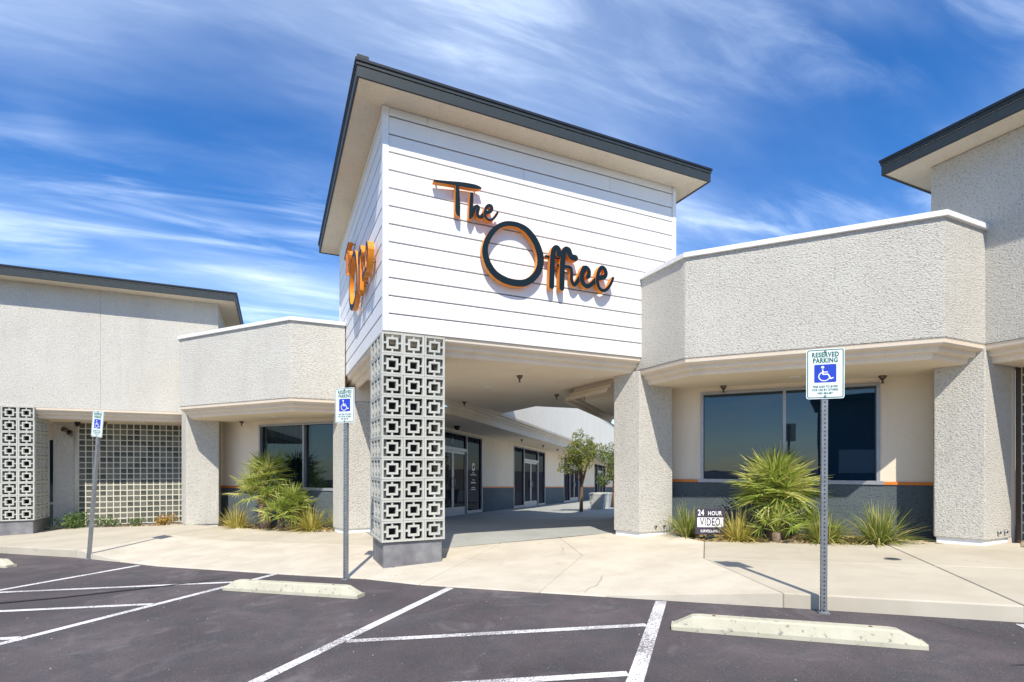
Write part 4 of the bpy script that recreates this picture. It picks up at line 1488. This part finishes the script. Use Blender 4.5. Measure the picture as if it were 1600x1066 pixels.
def parking_sign(label, u, v, plate_z, lean=0.0, lean_ax=0.0, yaw=0.0):
    x, y, z = P(u, v)
    t = thing('parking_sign', label, 'sign', (x, y, z), 0, 'reserved parking signs along the kerb')
    t.rotation_euler = (lean_ax, lean, -math.pi / 4 + yaw)
    # perforated square post: front web with punched holes, two side webs
    H = plate_z + .20
    mb = MB()
    a = .026
    mb.box(-a, a, -a, a, -.1, H)
    mb.build('post', M['steel'], t, True, bevel=.005)
    mb = MB()
    k = int(H / .0254 / 1.5)
    for i in range(k):
        zc = .03 + i * .038
        mb.box(-.006, .006, -a - .0012, -a - .0002, zc - .007, zc + .007)
        mb.box(-a - .0012, -a - .0002, -.006, .006, zc - .007, zc + .007)
    tag(mb.build('punched_holes', M['hole'], t, True), kind='stuff')
    mb = MB(); mb.tube([(0, -a - .012, .05), (0, -a, .05)], [.012, .012], 8); mb.box(-.045, .045, -.045, .045, -.02, .012); mb.build('post_foot', M['steel'], t, True)
    o = plate(.1525, .2285, .022, -a - .006, -a - .003).build('sign_plate', M['sign_white'], t, True)
    o.location.z = plate_z
    f = -a - .0068
    for mbx, nm, mt in ((frame_ring(.1445, .2205, .017, .0075, f), 'border', M['sign_green']), (plate(.088, .082, .010, f - .0002, f + .0004), 'access_panel', M['sign_blue'])):
        q = mbx.build(nm, mt, o, True)
        if nm == 'access_panel':
            q.location.z = .003
    text('RESERVED', o, (0, f, .172), .060, M['sign_green'], .0019, .74)
    text('PARKING', o, (0, f, .120), .060, M['sign_green'], .0019, .74)
    text('FINE $250 TO $1000', o, (0, f, -.118), .0275, M['sign_green'], .0006, .74)
    text('FOR USE BY OTHERS', o, (0, f, -.148), .0275, M['sign_green'], .0006, .74)
    text('NRS 484-487', o, (0, f, -.178), .0275, M['sign_green'], .0006, .74)
    mb = MB()
    yy = f - .0012
    flat_stroke(mb, [(-.020, .032), (-.018, -.008), (.022, -.008), (.045, -.050), (.062, -.042)], .011, yy)
    flat_stroke(mb, [(-.018, .012), (.018, .012)], .009, yy - .0008)
    arc = [(-.008 + .044 * math.cos(math.radians(a_)), -.028 + .040 * math.sin(math.radians(a_))) for a_ in range(115, 345, 15)]
    flat_stroke(mb, arc, .009, yy - .0016)
    n = mb.vert(*[(-.021 + .0125 * math.cos(2 * math.pi * k / 14), yy - .0024, .056 + .0125 * math.sin(2 * math.pi * k / 14)) for k in range(14)])
    mb.face([n + k for k in range(14)])
    q = mb.build('wheelchair_symbol', M['sign_paper'], o, True)
    q.location.z = .003
    for zz in (.205, -.205):
        mb = MB(); mb.tube([(0, f - .006, zz), (0, f + .002, zz)], [.010, .011], 8); mb.build('bolt', M['steel'], o, True)
    return t


parking_sign('nearest and largest reserved parking sign, in front of the wide fan palm', -1.01, 5.47, 2.19, .004, -.004)
parking_sign('reserved parking sign on an upright post standing just left of the tower block column', 4.44, 5.66, 2.29, .003)
parking_sign('reserved parking sign on a leaning post in front of the glass block panel', 10.24, 6.03, 2.40, .105, -.01, -.02)

# video notice on a stake in the bed
x, y = 6.64, 6.55
t = thing('notice_sign', 'small dark video surveillance notice on a stake in the planting bed', 'sign', (x, y, asph(x, y) + .12), math.radians(-26))
mb = MB(); mb.box(-.055, .055, .0, .012, -.1, .16); mb.build('stake', M['fascia'], t, True)
o = plate(.247, .215, .03, -.012, -.001).build('sign_plate', M['sign_dark'], t, True)
o.location.z = .315
MBp = plate(.215, .080, .006, -.0128, -.0122).build('white_panel', M['sign_paper'], o, True)
MBp.location.z = -.012
text('24', o, (-.155, -.0128, .145), .135, M['sign_paper'], .003, .74)
text('HOUR', o, (.075, -.0128, .136), .095, M['sign_paper'], .002, .80)
text('VIDEO', o, (0, -.0138, -.012), .180, M['sign_dark'], .003, .60)
text('SURVEILLANCE', o, (0, -.0128, -.160), .060, M['sign_paper'], .0012, .74)

# round lid in the right walk
x, y = 7.07, 3.96
t = thing('valve_cover', 'small round dark lid set in the right sidewalk', 'cover', (x, y, asph(x, y) + .141))
mb = MB(); mb.tube([(0, 0, 0), (0, 0, .004)], [.095, .092], 20); mb.build('ring', M['plinth'], t, True)
mb = MB(); mb.tube([(0, 0, .003), (0, 0, .006)], [.075, .073], 20); mb.build('lid', M['fascia'], t, True)


# ------------------------------------------------------------------ plants
def leaf_strip(mb, p, d, side, L, w, droop, seg, tint, fold=0.0):
    """narrow blade from p along d, drooping, width along side"""
    p, d, side = Vector(p), Vector(d).normalized(), Vector(side).normalized()
    prev = None
    for i in range(seg + 1):
        k = i / seg
        ww = w * (1 - k) ** 0.7 * (0.55 + 0.9 * min(1, k * 4)) / 1.45 if i < seg else 0.0008
        a = mb.vert(p - side * ww, p + side * ww)
        if prev is not None:
            mb.face([prev, prev + 1, a + 1, a], 0, False, tint)
        prev = a
        d = (d + Vector((0, 0, -droop / seg))).normalized()
        p = p + d * (L / seg)


def palm_leaf_mesh(n, blade, petiole, seed, droop=.5, mat=None):
    """fan leaf: petiole along +y, pleated fan of narrow leaflets in the x-y plane, upper side +z"""
    rnd = random.Random(seed)
    mb = MB()
    mb.use_tint = True
    mb.tube([(0, 0, 0), (0, petiole * .5, .012), (0, petiole, 0)], [.011, .008, .006], 5)
    hub = Vector((0, petiole, 0))
    for k in range(n):
        a = math.radians(-122 + 244 * k / (n - 1)) + rnd.uniform(-.04, .04)
        L = blade * (0.72 + 0.28 * math.cos(a * .62)) * rnd.uniform(.88, 1.06)
        d = Vector((math.sin(a), math.cos(a), .10 + rnd.uniform(-.04, .08)))
        side = Vector((math.cos(a), -math.sin(a), rnd.choice((-.6, .6))))
        leaf_strip(mb, hub, d, side, L, .0158 * blade / .45, droop * rnd.uniform(.5, 1.25), 4, rnd.uniform(.15, .85))
    return mesh_of(mb, 'leaf', mat or M['palm_leaf'])


PALM_BIG = [palm_leaf_mesh(19, .47, .32, k, .5) for k in range(4)]
PALM_SML = [palm_leaf_mesh(17, .36, .25, 20 + k, .5) for k in range(3)]


def palm_crown(t, meshes, n, centre, seed, scale=1.0, lo_el=-35, hi_el=88):
    rnd = random.Random(seed)
    for k in range(n):
        f = (k + .5) / n
        el = math.radians(lo_el + (hi_el - lo_el) * (f ** .85))
        az = k * 2.39996 + rnd.uniform(-.25, .25)
        dr = Vector((math.cos(az) * math.cos(el), math.sin(az) * math.cos(el), math.sin(el)))
        up = Vector((0, 0, 1)) - dr * dr.z
        if up.length < .15:
            up = Vector((math.cos(az + 1), math.sin(az + 1), 0)) - dr * dr.dot(Vector((math.cos(az + 1), math.sin(az + 1), 0)))
        up.normalize()
        right = dr.cross(up).normalized()
        mtx = Matrix((right, dr, up)).transposed()
        mtx = mtx @ Matrix.Rotation(rnd.uniform(-.5, .5), 3, 'Y')
        sc = scale * rnd.uniform(.85, 1.1) * (1.0 if el > -.2 else .92)
        place('leaf', meshes[k % len(meshes)], t, Vector(centre) + dr * .03, mtx.to_euler(), (sc, sc, sc))


def bed_z(x, y):
    return asph(x, y) + .125


PALM_DEAD = [palm_leaf_mesh(13, .36, .24, 40 + k, 1.1, M['grass_yellow']) for k in range(2)]
# right palm: one dense ball of fans close to the ground
x, y = 7.58, 6.05
t = thing('fan_palm', 'wide ball shaped fan palm in front of the big right window', 'palm', (x, y, bed_z(x, y)))
mb = MB(); mb.tube([(0, 0, -.1), (.02, 0, .25), (.03, .01, .66)], [.15, .14, .10], 10); mb.build('trunk', M['palm_trunk'], t, True)
palm_crown(t, PALM_BIG, 70, (.03, .01, .74), 3, 1.0, -38)
palm_crown(t, PALM_DEAD, 16, (.03, .01, .62), 6, .9, -75, -35)
mb = MB(); mb.tube([(-.30, -.25, -.1), (-.36, -.30, .16)], [.07, .06], 8); mb.build('trunk', M['palm_trunk'], t, True)
mb = MB(); mb.tube([(.30, -.32, -.1), (.36, -.36, .14)], [.07, .06], 8); mb.build('trunk', M['palm_trunk'], t, True)
palm_crown(t, PALM_SML, 12, (-.36, -.30, .18), 4, .85, -8)
palm_crown(t, PALM_SML, 12, (.36, -.36, .16), 5, .85, -8)

# left palms
x, y = -.22, 13.95
t = thing('fan_palm', 'tall leaning fan palm with shaggy crown beside the left window', 'palm', (x, y, bed_z(x, y)))
mb = MB(); mb.tube([(.05, -.05, -.1), (.02, -.02, .35), (-.02, .02, .75), (.08, .0, 1.12)], [.17, .15, .12, .09], 10); mb.build('trunk', M['palm_trunk'], t, True)
mb = MB(); mb.tube([(.02, 0, .6), (-.18, -.16, .75)], [.08, .06], 8); mb.build('trunk', M['palm_trunk'], t, True)
palm_crown(t, PALM_BIG, 36, (.10, 0, 1.20), 11, .95, -50)
palm_crown(t, PALM_BIG, 16, (-.26, -.2, .82), 12, .85, -35)
palm_crown(t, PALM_DEAD, 12, (.08, 0, 1.05), 16, .85, -78, -40)
x, y = .40, 13.30
t = thing('fan_palm', 'short young fan palm right of the leaning palm', 'palm', (x, y, bed_z(x, y)))
mb = MB(); mb.tube([(0, 0, -.1), (.0, 0, .25), (.02, 0, .50)], [.11, .10, .07], 9); mb.build('trunk', M['palm_trunk'], t, True)
mb = MB(); mb.tube([(-.25, .1, -.1), (-.24, .1, .3)], [.09, .08], 9); mb.build('trunk', M['palm_trunk'], t, True)
palm_crown(t, PALM_SML, 30, (.02, 0, .50), 13, 1.1, -50)
palm_crown(t, PALM_SML, 16, (-.28, -.1, .32), 14, 1.0, -20)


def strap_clump(label, x, y, mat, n, L, spread, seed, group, dry=0.0):
    n, L, spread = int(n * 1.25), L * 1.02, spread * 1.0
    rnd = random.Random(seed)
    mb = MB()
    mb.use_tint = True
    for k in range(n):
        az = rnd.uniform(0, 2 * math.pi)
        tilt = min(1.35, rnd.uniform(0, 1) ** .8 * .98 * spread)
        r0 = rnd.uniform(0, .13)
        d = Vector((math.cos(az) * math.sin(tilt), math.sin(az) * math.sin(tilt), math.cos(tilt)))
        l = L * rnd.uniform(.55, 1.08)
        leaf_strip(mb, (r0 * math.cos(az), r0 * math.sin(az), -.01), d, (-math.sin(az), math.cos(az), rnd.uniform(-.3, .3)), l, .0125, (rnd.uniform(.3, 1.1) if rnd.random() < .82 else rnd.uniform(1.6, 2.6)) * (.4 + .8 * tilt), 6,
                   min(1, max(0, rnd.betavariate(2, 2.4) + (dry if rnd.random() < .3 else 0))))
    o = mb.build('grass_clump', mat)
    o.location = (x, y, bed_z(x, y))
    return tag(o, label, 'grass plant', group)


gl, gr = 'strap leaf clumps in the left bed', 'strap leaf clumps in the right bed'
strap_clump('golden strap leaf clump at the left pillar, leftmost in its bed', -.80, 14.20, M['grass_yellow'], 230, .62, 1.15, 1, gl)
strap_clump('yellow green strap leaf clump right of the short palm', .78, 12.75, M['grass_yellow'], 210, .60, 1.15, 2, gl)
strap_clump('green strap leaf clump half hidden behind the middle parking sign post', 1.36, 12.62, M['grass_green'], 130, .56, .9, 3, gl)
strap_clump('dark green strap leaf clump against the white pillar beside the video notice', 6.62, 7.05, M['grass_green'], 170, .62, .75, 4, gr)
strap_clump('yellow green strap leaf clump just right of the video notice', 6.95, 6.25, M['grass_yellow'], 210, .58, 1.2, 5, gr, .2)
strap_clump('strap leaf clump behind the nearest parking sign post', 7.80, 5.38, M['grass_green'], 210, .56, 1.1, 6, gr, .3)
strap_clump('large strap leaf clump left of the right pillar, rightmost in its bed', 8.33, 4.86, M['grass_green'], 280, .66, 1.1, 7, gr, .3)
strap_clump('small strap leaf clump tucked against the dark wall behind two others', 8.15, 5.55, M['grass_green'], 130, .50, 1.0, 8, gr, .2)


def leaf_blob(mb, c, rad, n, size, rnd, flat=1.0, hollow=.35):
    for k in range(n):
        while True:
            q = Vector((rnd.uniform(-1, 1), rnd.uniform(-1, 1), rnd.uniform(-1, 1)))
            if hollow < q.length < 1:
                break
        p = Vector(c) + Vector((q.x * rad, q.y * rad, q.z * rad * flat))
        a = Vector((rnd.gauss(0, 1), rnd.gauss(0, 1), rnd.gauss(0, 1) + .2)).normalized()
        nrm = (q.normalized() + Vector((rnd.gauss(0, .6), rnd.gauss(0, .6), rnd.gauss(0, .6) + .35))).normalized()
        side = a.cross(nrm)
        if side.length < .1:
            continue
        side.normalize()
        fwd = nrm.cross(side)
        s_ = size * rnd.uniform(.6, 1.25)
        tint = rnd.uniform(0.05, .95)
        m_ = mb.vert(p - fwd * s_, p + side * s_ * .42 + nrm * s_ * .1, p + fwd * s_, p - side * s_ * .42 + nrm * s_ * .1)
        mb.face([m_, m_ + 1, m_ + 2], 0, False, tint)
        mb.face([m_, m_ + 2, m_ + 3], 0, False, tint)


def shrub(label, x, y, w, h, mat, seed, n=420, size=.032):
    rnd = random.Random(seed)
    mb = MB()
    mb.use_tint = True
    for k in range(9):
        az = rnd.uniform(0, 2 * math.pi)
        r_ = rnd.uniform(.2, 1) * w * .6
        leaf_blob(mb, (r_ * math.cos(az), r_ * math.sin(az) * .7, h * rnd.uniform(.30, .62)), h * rnd.uniform(.34, .46), n // 9, size, rnd)
    t = thing('shrub', label, 'shrub', (x, y, bed_z(x, y) + .02), 0, 'low shrubs by the glass block panel')
    mb.build('foliage', mat, t, True)
    mb = MB()
    for k in range(6):
        az = k * 1.05
        mb.tube([(0, 0, -.05), (w * .35 * math.cos(az), w * .25 * math.sin(az), h * .5)], [.008, .004], 4)
    mb.build('stem', M['trunk'], t, True)
    return t


shrub('bushy bright green shrub beside the left block column', -4.72, 16.75, .52, .52, M['shrub_green'], 1, 640, .038)
shrub('small green shrub behind the leaning sign post', -3.95, 16.75, .40, .34, M['shrub_green'], 2, 380)
shrub('smallest grey green shrub in the middle of the glass block panel', -3.28, 16.62, .36, .28, M['shrub_green'], 3, 320, .028)
shrub('golden yellow shrub at the right end of the glass block panel', -2.58, 16.35, .50, .36, M['shrub_gold'], 4, 560, .03)


def tree(label, x, y, H, trunk_h, crowns, seed, leaves):
    rnd = random.Random(seed)
    z = floor_uv(*UV(x, y))
    t = thing('courtyard_tree', label, 'tree', (x, y, z), 0, 'small trees in the courtyard')
    mb = MB()
    mb.tube([(0, 0, -.1), (.01, .01, trunk_h * .5), (.03, .0, trunk_h), (.05, .02, H * .72)], [.075, .058, .045, .018], 8)
    for c, r_ in crowns:
        mb.tube([(.03, 0, trunk_h * rnd.uniform(.8, 1.05)), (c[0] * .5, c[1] * .5, (trunk_h + c[2]) / 2), tuple(c)], [.03, .02, .006], 6)
    mb.build('trunk', M['trunk'], t, True)
    mb = MB()
    mb.use_tint = True
    for c, r_ in crowns:
        leaf_blob(mb, c, r_, int(leaves * r_ * r_), .048, rnd, .85, .2)
        for k in range(5):
            q = Vector((rnd.gauss(0, 1), rnd.gauss(0, 1), rnd.gauss(0, 1))).normalized() * r_ * .95
            leaf_blob(mb, Vector(c) + q, r_ * .38, int(leaves * r_ * r_ * .16), .045, rnd, .9, .1)
    mb.build('crown', M['tree_leaf'], t, True)
    return t


tree('small leafy tree standing before the courtyard doors, left of the planters', 10.32, 16.42, 2.95, 1.15,
     [((-.35, -.1, 2.25), .42), ((.1, .1, 2.55), .42), ((-.45, .2, 1.75), .36), ((.35, -.1, 2.15), .40), ((-.1, -.3, 1.75), .34), ((.6, .1, 2.3), .34), ((-.05, .1, 2.05), .40)], 31, 1900)
tree('second small tree farther back, half hidden by the white pillar', 13.6, 19.0, 3.1, 1.2,
     [((0, 0, 2.5), .5), ((.4, .1, 2.1), .45), ((-.45, -.2, 2.2), .42), ((-.2, -.3, 1.6), .42), ((.3, .3, 1.5), .4), ((-.55, 0, 1.3), .36)], 32, 1900)


def concrete_planter(label, u, v):
    x, y = (v - u) / R2, (v + u) / R2
    z = floor_uv(u, v)
    t = thing('concrete_planter', label, 'planter', (x, y, z), math.radians(45), 'tapered concrete planters in the courtyard')
    b0, b1, h = .24, .33, .66
    mb = MB()
    rows_ = []
    for r_, z_ in ((b0, -.05), (b0, .0), (b1 * .97, h - .06), (b1, h - .05), (b1, h), (b1 - .07, h), (b1 - .09, h - .12)):
        rows_.append(mb.vert((-r_, -r_, z_), (r_, -r_, z_), (r_, r_, z_), (-r_, r_, z_)))
    for a, q in zip(rows_, rows_[1:]):
        for i in range(4):
            j = (i + 1) % 4
            mb.face([a + i, a + j, q + j, q + i])
    mb.build('planter_body', M['planter'], t, True)
    mb = MB(); r_ = b1 - .085; mb.box(-r_, r_, -r_, r_, h - .18, h - .10); mb.build('planter_soil', M['soil'], t, True)


concrete_planter('tapered concrete planter right of the courtyard tree, nearest of the row', 4.15, 21.3)
concrete_planter('tapered concrete planter in the middle of the courtyard row', 4.15, 22.5)
concrete_planter('tapered concrete planter at the far end of the courtyard row', 4.15, 23.7)


# ------------------------------------------------------------------ stones and dry litter in the beds
def in_poly(x, y, poly):
    c = False
    for i in range(len(poly)):
        (x0, y0), (x1, y1) = poly[i], poly[i - 1]
        if (y0 > y) != (y1 > y) and x < (x1 - x0) * (y - y0) / (y1 - y0) + x0:
            c = not c
    return c


BEDS = [[P(.03, 9.06)[:2], P(.45, 9.66)[:2], (6.74, 7.5), (6.74, 8.05), (9.35, 4.85), (9.05, 4.58), (9.05, 4.2), P(-2.5, 9.06)[:2]],
        [(-1.25, 15.25), P(11.0, 9.41)[:2], P(7.32, 9.41)[:2], (1.34, 12.3), (1.64, 12.46), (-.93, 15.58)],
        [(-5.05, 17.3), (-2.05, 17.3), (-2.05, 16.0), P(12.9, 9.45)[:2], (-4.0, 16.25), (-5.05, 16.9)],
        [(9.85, 3.8), (10.0, 3.8), (10.0, 2.0), (9.0, 2.4), (9.35, 3.6)]]
mbs, mbl, mbb = MB(), MB(), MB()
rnd = random.Random(5)
for bi, poly in enumerate(BEDS):
    top = .152 if bi == 3 else .11
    mbb.prism(poly, [asph(*p) - .1 for p in poly], [asph(*p) + top for p in poly])
    xs, ys = [p[0] for p in poly], [p[1] for p in poly]
    cnt = 0
    goal = (1500, 1300, 900, 250)[bi]
    for _ in range(40000):
        if cnt >= goal:
            break
        x_, y_ = rnd.uniform(min(xs), max(xs)), rnd.uniform(min(ys), max(ys))
        if not in_poly(x_, y_, poly):
            continue
        cnt += 1
        z_ = asph(x_, y_) + top
        if rnd.random() < .55:
            r_ = rnd.choice((.012, .016, .02, .026, .034))
            a = rnd.uniform(0, 6.28)
            e = [Vector((r_ * rnd.uniform(.7, 1.3) * math.cos(a + k * 1.57), r_ * rnd.uniform(.7, 1.3) * math.sin(a + k * 1.57), rnd.uniform(-.2, .3) * r_)) for k in range(4)]
            n = mbs.vert(*[(x_ + q.x, y_ + q.y, z_ + q.z + r_ * .25) for q in e])
            mbs.vert((x_ + r_ * .2, y_, z_ + r_ * .95), (x_, y_, z_ - r_ * .5))
            for k in range(4):
                mbs.face([n + k, n + (k + 1) % 4, n + 4])
                mbs.face([n + (k + 1) % 4, n + k, n + 5])
        else:
            l = rnd.uniform(.03, .10)
            a = rnd.uniform(0, 6.28)
            dx, dy = math.cos(a), math.sin(a)
            w = rnd.uniform(.006, .014)
            h0, h1, h2 = rnd.uniform(.005, .03), rnd.uniform(.015, .05), rnd.uniform(.005, .03)
            n = mbl.vert((x_ - dx * l, y_ - dy * l, z_ + h0), (x_ + dy * w, y_ - dx * w, z_ + h1), (x_ + dx * l, y_ + dy * l, z_ + h2), (x_ - dy * w, y_ + dx * w, z_ + h1 + .006))
            mbl.face([n, n + 1, n + 2]); mbl.face([n, n + 2, n + 3])
tag(mbb.build('planting_bed', M['soil']), 'bare gravelly soil of the planting beds', None, None, 'structure')
tag(mbs.build('bed_gravel', M['stone']), 'tan gravel lying in the planting beds', None, None, 'stuff')
tag(mbl.build('leaf_litter', M['litter']), 'dry straw coloured leaf litter in the planting beds', None, None, 'stuff')
